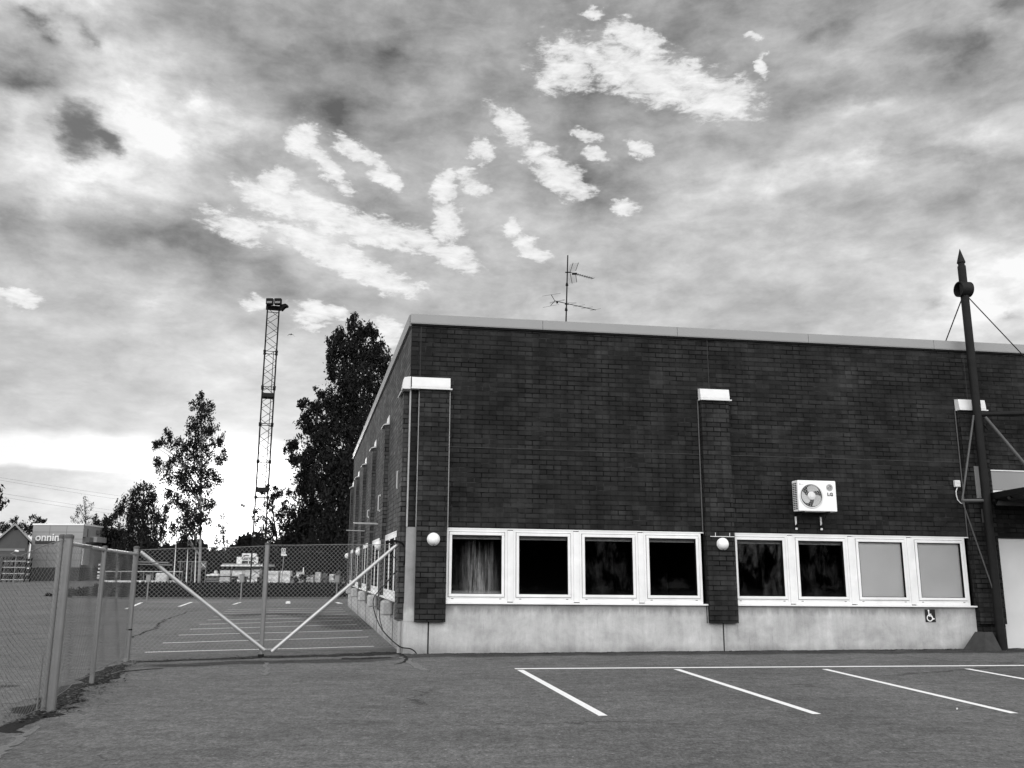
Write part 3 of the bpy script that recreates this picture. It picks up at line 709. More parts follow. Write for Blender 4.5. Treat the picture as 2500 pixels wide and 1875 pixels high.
# ------------------------------------------------------------------ wall lamps
def wall_lamp(T_, a, z, w0, label, grp, axis, r=.118):
    c = T_(a, z, w0); L = thing('wall_lamp', label, 'wall lamp', c, grp)
    m = MB(); m.lathe(c, axis, [(0, 0), (0, r * 1.08), (.03, r * 1.08), (.034, r * .98), (.034, 0)], 28); recalc(m.build('lamp_base', WHITE_D, L, smooth=False))
    pr = [(.034, r)] + [(.034 + .115 * math.sin(t), r * math.cos(t)) for t in [i * math.pi / 2 / 9 for i in range(1, 10)]]
    m = MB(); m.lathe(c, axis, pr, 28); m.build('lamp_globe', LAMP, L, smooth=True)
    m = MB(); m.lathe(c + Vector((0, 0, -r * .99)), axis, [(.01, 0), (.01, .014), (.05, .014), (.05, 0)], 8); m.build('lamp_clip', STEEL_G, L)
GL = 'round white lamps on the brick pilasters'
wall_lamp(FB, .54, 2.20, PD + .002, 'round white wall lamp on the corner pilaster beside the torn-film window', GL, NW)
wall_lamp(FB, 6.53, 2.20, PD + .002, 'round white wall lamp on the brick pilaster between the two window groups', GL, NW)
for i, lb in ((1, 'round white lamp on the side wall nearest the gate post, seen in profile'), (3, 'second round white lamp along the side wall, seen through the gate mesh'), (5, 'farthest and smallest round white lamp on the side wall')):
    wall_lamp(SB, SPIL[i] + .3, 2.20, PD + .002, lb, GL, NS)

# ------------------------------------------------------------------ things on the walls
def fw(x, y, w):
    u, z = fpix(x, y, w); return FB(u, z, w)
# air conditioner
WA = .43
uL, zT = fpix(1946.5, 1172, WA); uR, zBt = fpix(2045, 1249.5, WA)
ac = thing('air_conditioner', 'white outdoor air conditioning unit on brackets above the second window group', 'air conditioner', FB(uL, zBt, .1))
m = MB(); m.box(FB, uL, uR, zBt, zT, .16, WA, .012); recalc(m.build('casing', pm('ac_white_paint', .80, .4, .02, 4), ac))
ucx, zcx = fpix(1980.5, 1210.5, WA); RF = .235
m = MB(); m.lathe(FB(ucx, zcx, WA + .001), NW, [(.0, RF + .028), (.012, RF + .02), (.012, RF), (.003, RF)], 48); m.build('fan_ring', pm('ac_ring', .66, .45), ac, smooth=True)
m = MB(); m.lathe(FB(ucx, zcx, WA + .0015), NW, [(0, 0), (0, RF)], 48); m.build('fan_opening', pm('ac_dark', .015, .6), ac)
m = MB()
for k in range(3):
    a0 = R_(100 + 120 * k); vs, fs = [], []
    nr, na = 7, 8
    for i in range(nr):
        rr = .055 + (RF - .012 - .055) * i / (nr - 1)
        span = .9 + .55 * math.sin(i / (nr - 1) * 2.2); sk = -.55 * (i / (nr - 1)) ** 1.3
        for j in range(na):
            th = a0 + sk + span * (j / (na - 1) - .5)
            tip = 1 - .07 * abs(2 * j / (na - 1) - 1) ** 3 * (i == nr - 1)
            vs.append(FB(ucx + rr * tip * math.cos(th), zcx + rr * tip * math.sin(th), WA + .004 + .022 * (j / (na - 1)) * (i / nr + .3)))
    for i in range(nr - 1):
        for j in range(na - 1): q = i * na + j; fs.append((q, q + 1, q + na + 1, q + na))
    m.add(vs, fs)
m.build('fan_blades', pm('ac_blade', .40, .5, .1, 12), ac, smooth=True)
m = MB(); m.lathe(FB(ucx, zcx, WA + .004), NW, [(0, .085), (.02, .085), (.03, .07), (.03, .045), (.042, .042), (.045, 0)], 28); m.build('fan_hub', pm('ac_hub', .68, .4), ac)
m = MB()
for k in range(1, 6):
    rr = RF * k / 5.3; pts = [FB(ucx + rr * math.cos(t), zcx + rr * math.sin(t), WA + .05) for t in np.linspace(0, 2 * math.pi, 41)]; m.path(pts, .0012, 3, False)
for k in range(24):
    t = k * math.pi / 12; m.tube(FB(ucx + .05 * math.cos(t), zcx + .05 * math.sin(t), WA + .052), FB(ucx + RF * math.cos(t), zcx + RF * math.sin(t), WA + .045), .0012, n=3, cap=False)
m.build('fan_guard', LGREY, ac)
m = MB()
nz = 15
for i in range(nz):
    z0 = zBt + .04 + (zT - zBt - .08) * i / nz
    for (w0, w1) in ((.185, .27), (.285, .37)): m.hexa([FB(uL - .0015, z0, w0), FB(uL + .002, z0, w0), FB(uL + .002, z0, w1), FB(uL - .0015, z0, w1), FB(uL - .0015, z0 + .024, w0), FB(uL + .002, z0 + .024, w0), FB(uL + .002, z0 + .024, w1), FB(uL - .0015, z0 + .024, w1)])
m.build('side_louvre', BLACK, ac)
ul, zl = fpix(2025, 1190.5, WA)
m = MB()
ring = [(math.cos(t), math.sin(t)) for t in np.linspace(0, 2 * math.pi, 33)]
m.lathe(FB(ul, zl, WA + .001), NW, [(0, .070), (.003, .070), (.003, .062), (0, .062)], 36)
m.lathe(FB(ul, zl, WA + .001), NW, [(0, 0), (.0025, 0), (.0025, .055), (0, .055)], 36)
recalc(m.build('round_emblem', pm('emblem_grey', .16, .4), ac))
m = MB()
arc = [FB(ul + .040 * math.cos(t), zl + .040 * math.sin(t), WA + .0045) for t in np.linspace(R_(80), R_(358), 24)]
m.path(arc, .0035, 4); m.tube(arc[-1], FB(ul + .012, zl - .001, WA + .0045), .0035, n=4)
m.tube(FB(ul - .004, zl + .024, WA + .0045), FB(ul - .004, zl - .020, WA + .0045), .0035, n=4); m.tube(FB(ul - .004, zl - .020, WA + .0045), FB(ul + .012, zl - .020, WA + .0045), .0035, n=4)
m.lathe(FB(ul - .024, zl + .016, WA + .002), NW, [(0, 0), (.003, 0), (.003, .007), (0, .007)], 10)
m.build('emblem_lines', LGREY, ac)
ut, zt = fpix(2026.5, 1207.5, WA)
place_text('LG', 'lettering', .092, .003, lambda a, b, c: FB(ut + a, zt + b, WA + .0035 + c), pm('ac_text', .035, .5), ac, .004, 1.08, 1.1)
m = MB(); u3, z3 = fpix(1955, 1181.5, WA); m.box(FB, u3 - .03, u3 + .06, z3 - .010, z3 - .004, WA, WA + .002); m.box(FB, u3 - .03, u3 - .012, z3 - .02, z3 + .012, WA, WA + .0015); m.build('small_badge', pm('badge', .3, .4), ac)
for x in (1943.5, 2004.5):
    ub, _ = fpix(x, 1260, .06)
    m = MB(); m.box(FB, ub - .015, ub + .015, zBt - .36, zBt - .015, .002, .03); m.box(FB, ub - .015, ub + .015, zBt - .03, zBt - .004, .03, WA + .02)
    m.tube(FB(ub, zBt - .30, .03), FB(ub, zBt - .03, .34), .011, n=6); brk = m.build('bracket', STEEL_D, ac)
    m = MB(); m.box(FB, ub - .019, ub + .019, zBt - .27, zBt - .09, .0305, .045, .004); m.box(FB, ub - .022, ub + .022, zBt - .37, zBt - .325, .0305, .06, .006); m.build('white_bracket_cover', WHITE_D, brk)
m = MB(); m.path([FB(uR - .02, zT - .14, .25), FB(uR + .06, zT - .13, .18), FB(uR + .10, zT - .13, .02)], .014, 6); m.build('refrigerant_pipe', BLACK, ac)

# accessibility sign
u0, z0 = fpix(2257.0, 1519, 0); u1, z1 = fpix(2284.5, 1487.5, 0)
uc, zc = (u0 + u1) / 2, (z0 + z1) / 2; sw, sh = .235, .262
sg = thing('parking_sign', 'small black square sign with white wheelchair symbol on the concrete base', 'sign', FB(uc, zc, 0))
m = MB(); m.box(FB, uc - sw / 2, uc + sw / 2, zc - sh / 2, zc + sh / 2, .002, .008, .003); m.build('sign_plate', pm('sign_black', .006, .4), sg)
def sp(a, b): return FB(uc + (a - .5) * sw, zc + (.5 - b) * sh, .0095)
def flat(mb, pts, r):                       # flat stroke on the sign
    for p, q in zip(pts[:-1], pts[1:]): 
        P, Q = Vector((p[0] * sw, p[1] * sh)), Vector((q[0] * sw, q[1] * sh)); d = (Q - P); L = d.length or 1e-6; n = Vector((-d.y, d.x)) / L * r
        def c(v): return FB(uc + v.x - .5 * sw, zc + .5 * sh - v.y, .0095)
        mb.poly([c(P - n), c(Q - n), c(Q + n), c(P + n)])
    for p in pts:
        P = Vector((p[0] * sw, p[1] * sh)); mb.poly([FB(uc + P.x + r * math.cos(t) - .5 * sw, zc + .5 * sh - P.y + r * math.sin(t), .0096) for t in np.linspace(0, 2 * math.pi, 11)[:-1]])
m = MB()
flat(m, [(.36, .10)], .020); flat(m, [(.37, .14), (.37, .36), (.39, .50)], .012); flat(m, [(.38, .39), (.57, .385)], .010)
flat(m, [(.39, .51), (.62, .51), (.74, .76), (.84, .73)], .012)
flat(m, [(.34 + .0, .42)] + [(.43 + .26 * math.cos(t), .68 + .235 * math.sin(t)) for t in np.linspace(R_(245), R_(10), 18)], .010)
m.build('wheelchair_symbol', pm('symbol_white', .8, .5), sg)

# junction box with conduit
u, z = fpix(2337, 1181, .05)
jb = thing('junction_box', 'small white electrical box with bent white conduit on the brick beside the mast', 'electrical box', FB(u, z, 0))
m = MB(); m.box(FB, u - .065, u + .065, z - .075, z + .075, .002, .08, .012); m.box(FB, u - .05, u + .055, z + .01, z + .06, .08, .086, .003); m.build('box_body', LGREY, jb)
m = MB(); cp = [fpix(*q, .04) for q in ((2337, 1190), (2334, 1200), (2335, 1210), (2338, 1220), (2345, 1228), (2352, 1230))]
m.path([FB(a, b, .04) for a, b in cp], .011, 8); m.build('conduit', LGREY, jb, smooth=True)

# brackets on the side wall
for (x, y, L_, lb) in ((921, 1278, .66, 'twin grey horizontal rods sticking out from the side wall, the nearer pair'), (892, 1296, .64, 'single grey horizontal rod on the side wall, the farther and lower one')):
    v, z = spix(x, y, 0.0); t_ = thing('wall_rod', lb, 'bracket', SB(v, z, 0), 'rods sticking out from the side wall')
    m = MB(); m.tube(SB(v, z, 0), SB(v, z + .01, L_), .018, n=6)
    if L_ > .65: m.tube(SB(v - .35, z - .03, 0), SB(v - .3, z - .02, L_), .018, n=6); m.tube(SB(v, z + .01, L_), SB(v - .3, z - .02, L_), .012, n=6)
    m.build('rod', GALV_L, t_)
    m = MB(); m.box(SB, v - .06, v + .06, z - .08, z + .08, .001, .02); m.build('mounting_plate', STEEL_D, t_)
for (x, y, h_, lb) in ((973, 1171, .38, 'white U-shaped bracket high on the side wall near the corner pilaster'), (926.5, 1228, .42, 'white vertical bracket in the second bay of the side wall'), (899.5, 1254, .22, 'small white vertical bracket in the third bay of the side wall')):
    v, z = spix(x, y, .02); t_ = thing('wall_clip', lb, 'bracket', SB(v, z, 0), 'white brackets on the side wall')
    m = MB(); m.path([SB(v + .02, z - h_ / 2, .0), SB(v + .02, z - h_ / 2, .05), SB(v + .02, z + h_ / 2, .05), SB(v + .02, z + h_ / 2, 0)], .013, 6)
    m.build('loop', WHITE_D, t_)
    m = MB(); m.box(SB, v - .01, v + .05, z + h_ / 2 - .03, z + h_ / 2 + .03, .001, .012); m.box(SB, v - .01, v + .05, z - h_ / 2 - .03, z - h_ / 2 + .03, .001, .012); m.build('foot_plate', WHITE_D, t_)

# loose black cable at the corner
def zz(x, y, Y): return at(860 + x * .2772, 1180 + y * .2772, Y)
cb = thing('black_cable', 'loose black cable looped over the right gate post and trailing down the corner', 'cable', (-2.2, 18.2, 0))
def smooth_path(P, k=5):
    out = []
    for i in range(len(P) - 1):
        p0, p1, p2, p3 = P[max(i - 1, 0)], P[i], P[i + 1], P[min(i + 2, len(P) - 1)]
        for j in range(k):
            t = j / k; out.append(.5 * ((2 * p1) + (p2 - p0) * t + (2 * p0 - 5 * p1 + 4 * p2 - p3) * t * t + (3 * p1 - p0 - 3 * p2 + p3) * t ** 3))
    out.append(P[-1]); return out
m = MB()
m.path(smooth_path([zz(310, 525, 18.0), zz(350, 508, 18.0), zz(400, 512, 18.0), zz(440, 530, 18.02), zz(462, 570, 18.04), zz(472, 630, 18.0), zz(462, 700, 18.0), zz(440, 760, 18.2)]), .020, 6)
m.path(smooth_path([zz(350, 520, 18.0), zz(338, 560, 18.0), zz(345, 600, 18.0), zz(350, 560, 17.98), zz(360, 520, 18.0)]), .010, 5)
m.path(smooth_path([zz(372, 515, 17.99), zz(372, 548, 17.99), zz(384, 550, 17.99), zz(388, 515, 17.99)]), .010, 5)
m.path(smooth_path([zz(345, 605, 18.1), zz(360, 640, 18.2), zz(388, 672, 18.3)]), .009, 5)
m.build('looped_cable', BLACK, cb, smooth=True)
m = MB()
m.path(smooth_path([zz(402, 755, 18.3), zz(345, 820, 18.6), zz(290, 890, 19.2), zz(225, 960, 19.6), zz(190, 1010, 19.6), zz(186, 1080, 19.6), zz(210, 1180, 19.5), zz(260, 1285, 19.2), zz(330, 1365, 18.7), zz(400, 1425, 18.0), zz(440, 1447, 17.75), zz(505, 1455, 17.7), zz(545, 1475, 17.68), zz(565, 1500, 17.68)]), .012, 6)
m.path(smooth_path([zz(240, 1125, 19.5), zz(243, 1200, 19.4), zz(268, 1292, 19.15)]), .010, 5)
m.build('trailing_cable', BLACK, cb, smooth=True)

# ------------------------------------------------------------------ roof aerial
def aa(x, y, Y): return at(1300 + x * .12055, 600 + y * .12055, Y)
YA = 19.4
an = thing('roof_antenna', 'television aerial with two antennas on a thin mast above the roof edge', 'antenna', aa(675, 1640, YA))
m = MB(); m.tube(aa(675, 1700, YA), aa(715, 192, YA), .0165, .0135, 8); m.build('mast_pole', BLACK, an)
m = MB()
for (x, y) in ((683, 1290), (698, 785)): m.lathe(aa(x, y, YA), (0, 0, 1), [(-.03, 0), (-.03, .034), (.0, .030), (.045, .018), (.045, 0)], 10)
m.build('pole_collar', BLACK, an)
uh = MB(); uh.tube(aa(668, 537, YA - .1), aa(770, 540, YA), .014, n=6); uh.tube(aa(770, 540, YA), aa(1225, 662, YA + .55), .008, n=6)
uh.box(lambda a, b, c: aa(a, b, YA + c), 800, 905, 545, 588, -.03, .05)
bo = uh.build('upper_boom', BLACK, an)
m = MB()
for (x0, y0, x1, y1) in ((765, 525, 822, 345), (875, 505, 932, 340), (765, 560, 803, 765), (877, 590, 897, 740)): m.tube(aa(x0, y0, YA - (.1 if x0 > 800 else -.05)), aa(x1, y1, YA - (.1 if x0 > 800 else -.05)), .0065, n=5)
for k in range(8):
    f = k / 7.5; m.tube(aa(725 + 40 * f * 0 + f * 40, 520 - 150 * f, YA + .1), aa(880 + 52 * f, 505 - 165 * f, YA - .1), .002, n=4)
    m.tube(aa(725 + f * 5, 590 + 180 * f, YA + .1), aa(878 + 18 * f, 592 + 150 * f, YA - .1), .002, n=4)
m.build('grid_reflector', STEEL_D, an)
m = MB()
for k in range(9):
    f = .18 + k * .1; cx, cy = 770 + 455 * f, 540 + 122 * f; cY = YA + .55 * f
    m.tube(aa(cx - 45, cy + 10, cY + .08), aa(cx + 45, cy - 12, cY - .08), .0035, n=4); m.tube(aa(cx - 38, cy + 22, cY + .05), aa(cx + 30, cy - 2, cY - .05), .0025, n=4)
m.build('upper_elements', BLACK, an)
m = MB(); m.tube(aa(452, 1116, YA - .2), aa(1278, 1300, YA + .7), .009, n=6); m.tube(aa(380, 992, YA - .25), aa(452, 1116, YA - .2), .007, n=5); m.tube(aa(368, 1212, YA - .25), aa(452, 1116, YA - .2), .007, n=5)
m.box(lambda a, b, c: aa(a, b, YA - .18 + c), 480, 520, 1128, 1170, -.03, .03)
m.box(lambda a, b, c: aa(a, b, YA + c), 655, 735, 1165, 1195, -.03, .03)
m.build('lower_boom', BLACK, an)
m = MB()
for (x0, y0, x1, y1, r, Yc) in ((195, 1020, 572, 962, .003, -.25), (208, 1250, 540, 1188, .003, -.25), (350, 1150, 650, 1088, .003, -.2), (355, 1165, 655, 1103, .003, -.2), (700, 1145, 890, 1158, .0025, .05), (770, 1178, 890, 1158, .003, .1), (825, 1240, 1060, 1192, .003, .25), (990, 1274, 1225, 1236, .003, .45), (1170, 1314, 1385, 1272, .003, .65)):
    m.tube(aa(x0, y0, YA + Yc + .12), aa(x1, y1, YA + Yc - .12), r, n=4)
m.build('lower_elements', STEEL_D, an)

# ------------------------------------------------------------------ canopy mast
GM = gz(2447, 1587)
um, wm = (GM - C).dot(U), (GM - C).dot(NW)
def on_mast_plane(x, y, dirv):                  # point on the vertical plane through the mast along dirv
    n = Vector((dirv.y, -dirv.x, 0)).normalized(); return onp(x, y, GM, n)
ms = thing('canopy_mast', 'tall dark round steel mast with ring and pointed tip beside the loading door', 'mast', GM)
def mz(x, y): return onp(x, y, GM, NW).z
r_m = .088
m = MB(); m.tube((GM.x, GM.y, -.1), (GM.x, GM.y, mz(2345, 650)), r_m, n=24); m.build('mast_tube', STEEL_D, ms, smooth=False)
zt0 = mz(2345, 643)
m = MB(); m.lathe((GM.x, GM.y, 0), (0, 0, 1), [(zt0 - .10, .070), (zt0 + .01, .070), (zt0 + .01, .090), (zt0 + .03, .090), (mz(2346.5, 608), .004), (mz(2346.5, 608), 0)], 24); m.build('pointed_tip', STEEL_D, ms)
zr = mz(2357, 707)
m = MB(); m.lathe(Vector((GM.x, GM.y, zr)), U, [(-.14, .178), (.13, .178), (.13, .155), (-.14, .155), (-.14, .178)], 36); recalc(m.build('ring', STEEL_D, ms, smooth=False))
m = MB(); m.lathe(Vector((GM.x, GM.y, zr)), U, [(.0, 0), (.0, .155), (.02, .155), (.02, 0)], 36); m.build('ring_web', STEEL_D, ms)
# stays and struts
pr_ = gz(2500, 1008, 5.03); dirR = (pr_ - GM); dirR.z = 0; dirR.normalize()
if dirR.dot(U) < .3: dirR = (U + NW * .3).normalized()
top = Vector((GM.x, GM.y, zr - .17))
q = on_mast_plane(2500, 874, dirR); q2 = top + (q - top) * 2.0
m = MB(); m.tube(top + dirR * .06, q2, .013, n=6); m.build('stay_rod', STEEL_D, ms)
bk = FB(um - .75, 6.75, -1.6); bk = top + (onp(2311, 830, FB(0, 0, -1.0), NW) - top) * 1.25
m = MB(); m.tube(top - U * .05, bk, .013, n=6); m.build('stay_rod', STEEL_D, ms)
b0 = Vector((GM.x, GM.y, 5.02)); q = on_mast_plane(2500, 1008, dirR)
m = MB(); m.tube(b0, b0 + (Vector((q.x, q.y, 5.02)) - b0) * 2.6, .055, n=10); m.build('upper_beam', STEEL_D, ms)
q = on_mast_plane(2500, 1131, dirR); a_ = on_mast_plane(2405, 1018, dirR)
m = MB(); m.tube(a_, a_ + (q - a_) * 1.9, .036, n=10); m.build('diagonal_strut', STEEL_G, ms)
m = MB(); m.tube(on_mast_plane(2398, 1022, dirR) - NW * .12, on_mast_plane(2420, 1046, dirR) - NW * .12, .02, n=8); m.build('gusset', STEEL_D, ms)
tipL = onp(2349, 1222, GM, NW)
m = MB(); m.tube(onp(2377, 1014, GM, NW), tipL, .022, n=8); m.tube(tipL, onp(2402, 1222, GM, NW), .034, n=8); m.tube(tipL, onp(2428, 1450, GM, NW), .014, n=8); m.build('side_bracing', STEEL_G, ms)
# canopy roof
cn = thing('entrance_canopy', 'dark flat entrance canopy over the loading door at the right edge', 'canopy', FB(13.0, 3.2, 0))
e0 = gz(2407, 1205, 3.30); e1 = gz(2500, 1189, 3.30); de = (e1 - e0)
e1 = e0 + de * 2.4
wl0 = FB(12.95, 3.38, .01); wl1 = FB(17, 3.38, .01)
m = MB()
bp = [Vector((e0.x, e0.y, 3.17)), Vector((e1.x, e1.y, 3.17)), Vector((wl1.x, wl1.y, 3.10)), Vector((wl0.x, wl0.y, 3.10))]
tp = [Vector((e0.x, e0.y, 3.30)), Vector((e1.x, e1.y, 3.30)), Vector((wl1.x, wl1.y, 3.22)), Vector((wl0.x, wl0.y, 3.22))]
m.hexa(bp + tp); recalc(m.build('canopy_slab', STEEL_D, cn))
m = MB()
for k in range(6):
    f = (k + .5) / 6; p0 = bp[0].lerp(bp[1], f); p1 = bp[3].lerp(bp[2], f); m.tube(p0 - Vector((0, 0, .04)), p1 - Vector((0, 0, .04)), .04, n=4)
m.build('canopy_rib', STEEL_D, cn)
u, z = fpix(2434, 1228, .25)
m = MB(); m.box(FB, u, 17, z - .05, z + .05, .2, .3); m.build('canopy_beam', STEEL_G, cn)
# concrete foot
fb_ = MB()
ub, zb_ = fpix(2410, 1588, .45); u0 = fpix(2372, 1588, .45)[0]; u1 = fpix(2444, 1588, .45)[0]
ut0, zt_ = fpix(2388, 1543, .3); ut1 = fpix(2420, 1543, .3)[0]
zg = FALL * ub
ft = thing('foot_block', 'dark weathered concrete foot block at the base of the mast', 'concrete block', FB(ub, zg, .3))
ul_, uc_, ur_ = u0, fpix(2398, 1588, .55)[0], u1
fb_.add([FB(ul_, zg - .02, .15), FB(uc_, zg - .02, .62), FB(ur_, zg - .02, .50), FB(ur_ - .05, zg - .02, .12),
         FB(ut0, zt_, .2), FB((ut0 + ut1) / 2 - .04, zt_, .38), FB(ut1, zt_, .34), FB(ut1 - .03, zt_, .18)], [(0, 1, 5, 4), (1, 2, 6, 5), (2, 3, 7, 6), (3, 0, 4, 7), (4, 5, 6, 7)])
recalc(fb_.build('tapered_block', pm('dark_concrete', .036, .9, .3, 7, .3), ft))
m = MB(); uu, zz_ = fpix(2404, 1541, .27); m.box(FB, uu - .035, uu + .045, zt_, zt_ + .085, .24, .31); m.build('steel_lug', BLACK, ft)

# ------------------------------------------------------------------ chain-link fence and gate
def wire_panel(A, B_, hA, hB, z0A, z0B, d=.082, r=.0026, wob=.012, seed=0, ztop=None):
    """real diamond wires between A and B_ ; hX top height, z0X bottom height at each end"""
    rng = random.Random(seed); mb = MB(); L = (B_ - A).length; H = max(hA - z0A, hB - z0B); nrm = (B_ - A).normalized().cross(Vector((0, 0, 1)))
    ph = [rng.uniform(0, 6) for _ in range(6)]
    def P(s, t):
        f = s / L; zb = z0A * (1 - f) + z0B * f; zt = hA * (1 - f) + hB * f
        if ztop: zt = ztop(f, zt)
        p = A.lerp(B_, f); w_ = wob * (math.sin(s * 2.1 + ph[0]) * math.sin(t * 1.7 + ph[1]) + .5 * math.sin(s * 5.3 + ph[2] + t * 3.1))
        return Vector((p.x, p.y, zb + (zt - zb) * t / H)) + nrm * w_ + Vector((0, 0, .5 * wob * math.sin(s * 3.7 + ph[3]) * (t / H)))
    n = int((L + H) / d) + 1
    for sgn in (1, -1):
        for i in range(n + 1):
            c = i * d
            if sgn == 1: s0 = c - H; pts = [(s0 + t, t) for t in np.arange(0, H + 1e-6, H / max(2, int(H / .3)))]
            else: s0 = c; pts = [(s0 - t, t) for t in np.arange(0, H + 1e-6, H / max(2, int(H / .3)))]
            # clip to the panel
            cl = []
            for (s1, t1), (s2, t2) in zip(pts[:-1], pts[1:]):
                a, b = (s1, t1), (s2, t2)
                lo, hi = 0.0, 1.0; ds = s2 - s1
                for bound, sign in ((0, 1), (L, -1)):
                    va = (s1 - bound) * sign; vb = (s2 - bound) * sign
                    if va < 0 and vb < 0: lo = 2
                    elif va < 0: lo = max(lo, -va / (vb - va))
                    elif vb < 0: hi = min(hi, va / (va - vb))
                if lo < hi: cl.append(((s1 + ds * lo, t1 + (t2 - t1) * lo), (s1 + ds * hi, t1 + (t2 - t1) * hi)))
            if not cl: continue
            line = [P(*cl[0][0])] + [P(*q[1]) for q in cl]
            off = nrm * (.003 * sgn); mb.path([p + off for p in line], r, 3, False)
    return mb, P, L, H
Hp = Vector((-6.73, 16.14, 0)); Rp = Vector((-2.20, 18.07, 0)); Cp = Vector((-4.635, 17.07, 0))
Mp = Vector((-5.955, 13.16, 0)); Bp = Vector((-5.30, 10.68, 0)); Lp = Vector((-5.34, 9.8, 0)); Op = Vector((-5.60, 5.0, 0))
fn = thing('chain_link_fence', 'galvanised chain-link fence running from the left edge to the gate', 'fence', Bp)
pe = (Mp - Bp).normalized(); off = Vector((-.10, .02, 0))
def post(P_, r, h, mat, parent, name='post', cap=True, z0=-.1):
    m = MB(); m.tube((P_.x, P_.y, z0), (P_.x, P_.y, h), r, n=16); o = m.build(name, mat, parent)
    if cap: c_ = MB(); c_.lathe((P_.x, P_.y, h), (0, 0, 1), [(-.02, r * 1.12), (.012, r * 1.12), (.028, r * .7), (.03, 0)], 16); c_.build('post_cap', STEEL_G, o)
    return o
post(Bp + Vector((.03, 0, 0)), .052, 1.97, GALV, fn); post(Bp + Vector((-.058, .015, 0)), .036, 1.97, GALV, fn)
post(Mp, .034, 1.90, GALV, fn); post(Hp, .046, 1.97, GALV, fn)
m = MB(); m.tube((Bp.x - .13, Bp.y, 0), (Bp.x - .13, Bp.y, .62), .012, n=6); m.build('short_stake', GALV, fn)
for (a, b, za, zb) in ((Bp, Mp, 1.90, 1.875), (Mp, Hp, 1.87, 1.86)):
    m = MB(); m.tube((a.x, a.y, za), (b.x, b.y, zb), .026, n=10); m.build('top_rail', GALV_L, fn)
m = MB(); m.tube((Hp.x, Hp.y, 1.72), (Hp.x + .55, Hp.y + .1, 1.71), .012, n=6); m.tube((Hp.x, Hp.y, 1.68), (Hp.x + .62, Hp.y + .12, 1.665), .012, n=6); m.build('latch_rod', GALV, fn)
m = MB(); m.lathe((Hp.x, Hp.y, .55), (0, 0, 1), [(-.012, .050), (.012, .050)], 12); m.build('clamp_band', BLACK, fn)
def sag(f, z): return z - .14 * math.sin(math.pi * min(1, f * 1.0)) ** .8
for k, (a, b, ha, hb, z0, z1_, zt) in enumerate(((Bp, Mp, 1.93, 1.86, .10, .16, None), (Mp, Hp, 1.86, 1.85, .16, .10, None), (Bp, Lp, 1.93, 1.74, .05, .0, None), (Lp, Op, 1.74, 1.80, .0, .02, None))):
    mb, P, L, H = wire_panel(a, b, ha, hb, z0, z1_, .070, .0019, .03, k, zt); mb.build('wire_mesh', WIRE, fn)
    m = MB(); m.path([P(L * i / 12, H) for i in range(13)], .006, 5); m.path([P(L * i / 12, 0.0) for i in range(13)], .005, 5); m.build('tension_wire', WIRE, fn)

for name_l, A, Bq, hA, hB, lab, s_ in (('l', Hp, Cp, 1.93, 2.03, 'left chain-link gate leaf with a diagonal tube falling to the centre stile', 0), ('r', Cp, Rp, 2.05, 2.10, 'right chain-link gate leaf with a diagonal tube rising to the building corner', 1)):
    gt = thing('gate_leaf', lab, 'gate', (Cp.x, Cp.y, 0), 'two leaves of the chain-link gate')
    mb, P, L, H = wire_panel(A, Bq, hA, hB, .13 if s_ == 0 else .10, .12, .082, .0026, .010, 20 + s_); mb.build('wire_mesh', WIRE, gt)
    m = MB(); m.path([P(L * i / 10, H) for i in range(11)], .007, 5); m.path([P(L * i / 10, 0) for i in range(11)], .006, 5); m.build('tension_wire', WIRE, gt)
    if s_ == 0:
        d0 = at(343, 1347, A.lerp(Bq, .07).y); d1 = at(645, 1587, Cp.y - .02)
        m = MB(); m.tube(d0, d1, .033, n=14); m.build('diagonal_brace', GALV_L, gt)
        post(Cp, .043, 2.07, GALV, gt, 'centre_stile', True, .06)
        m = MB(); m.tube((Cp.x, Cp.y, -.05), (Cp.x, Cp.y, .06), .055, n=12); m.build('ground_stop', STEEL_D, gt)
    else:
        d0 = at(663, 1591, Cp.y + .02); d1 = at(969, 1330, Rp.y - .05)
        m = MB(); m.tube(d0, d1, .033, n=14); m.build('diagonal_brace', GALV_L, gt)
        post(Rp, .045, 2.14, GALV_L, gt, 'end_post', True, -.05)

# ------------------------------------------------------------------ ground markings, wear and debris
def line_strip(a, b, w=.10): return strip([a, b], w, .004, .5, 0, False)
q = [line_strip(gz(1257, 1633), gz(2500, 1625) + (gz(2500, 1625) - gz(1257, 1633)) * .5, .13)]
for (x0, y0, x1, y1) in ((1270, 1636, 1473, 1748), (1651, 1634, 1995, 1744), (2013, 1634, 2477, 1742)): q.append(line_strip(gz(x0, y0), gz(x1, y1), .105))
a = gz(2360, 1633); b = gz(2500, 1658); q.append(line_strip(a, a + (b - a) * 3.1, .105))
structure(merge(*q).build('parking_bay_lines', PAINT), None)
q = []
rowsL = [1.265, 3.53, 5.98, 8.25, 10.47, 12.79, 14.86, 17.05, 18.8, 20.5]; rowsR = [1.87, 4.59, 6.95, 9.64, 12.05, 13.88, 15.94, 18.05, 19.92, 21.56]
for i, (l, r) in enumerate(zip(rowsL, rowsR)):
    a = SB(l, 0, 4.9); b = SB(r, 0, .35 if i else .42); q.append(strip([a, a.lerp(b, .33) + Vector((0, .04 * math.sin(i), 0)), a.lerp(b, .66) - Vector((0, .05 * math.cos(i), 0)), b], .10, .004, .5, 0, False))
for (x0, y0, x1, y1) in ((308, 1487, 346, 1471), (437, 1481, 468, 1470), (569, 1476, 587, 1470.5), (703, 1474, 703.5, 1468), (822, 1470.5, 832, 1474)): q.append(line_strip(gz(x0, y0), gz(x1, y1), .22 if x0 > 600 else .14))
q.append(line_strip(gz(361, 1470), gz(541, 1470), .12))
structure(merge(*q).build('rear_parking_lines', PAINT))
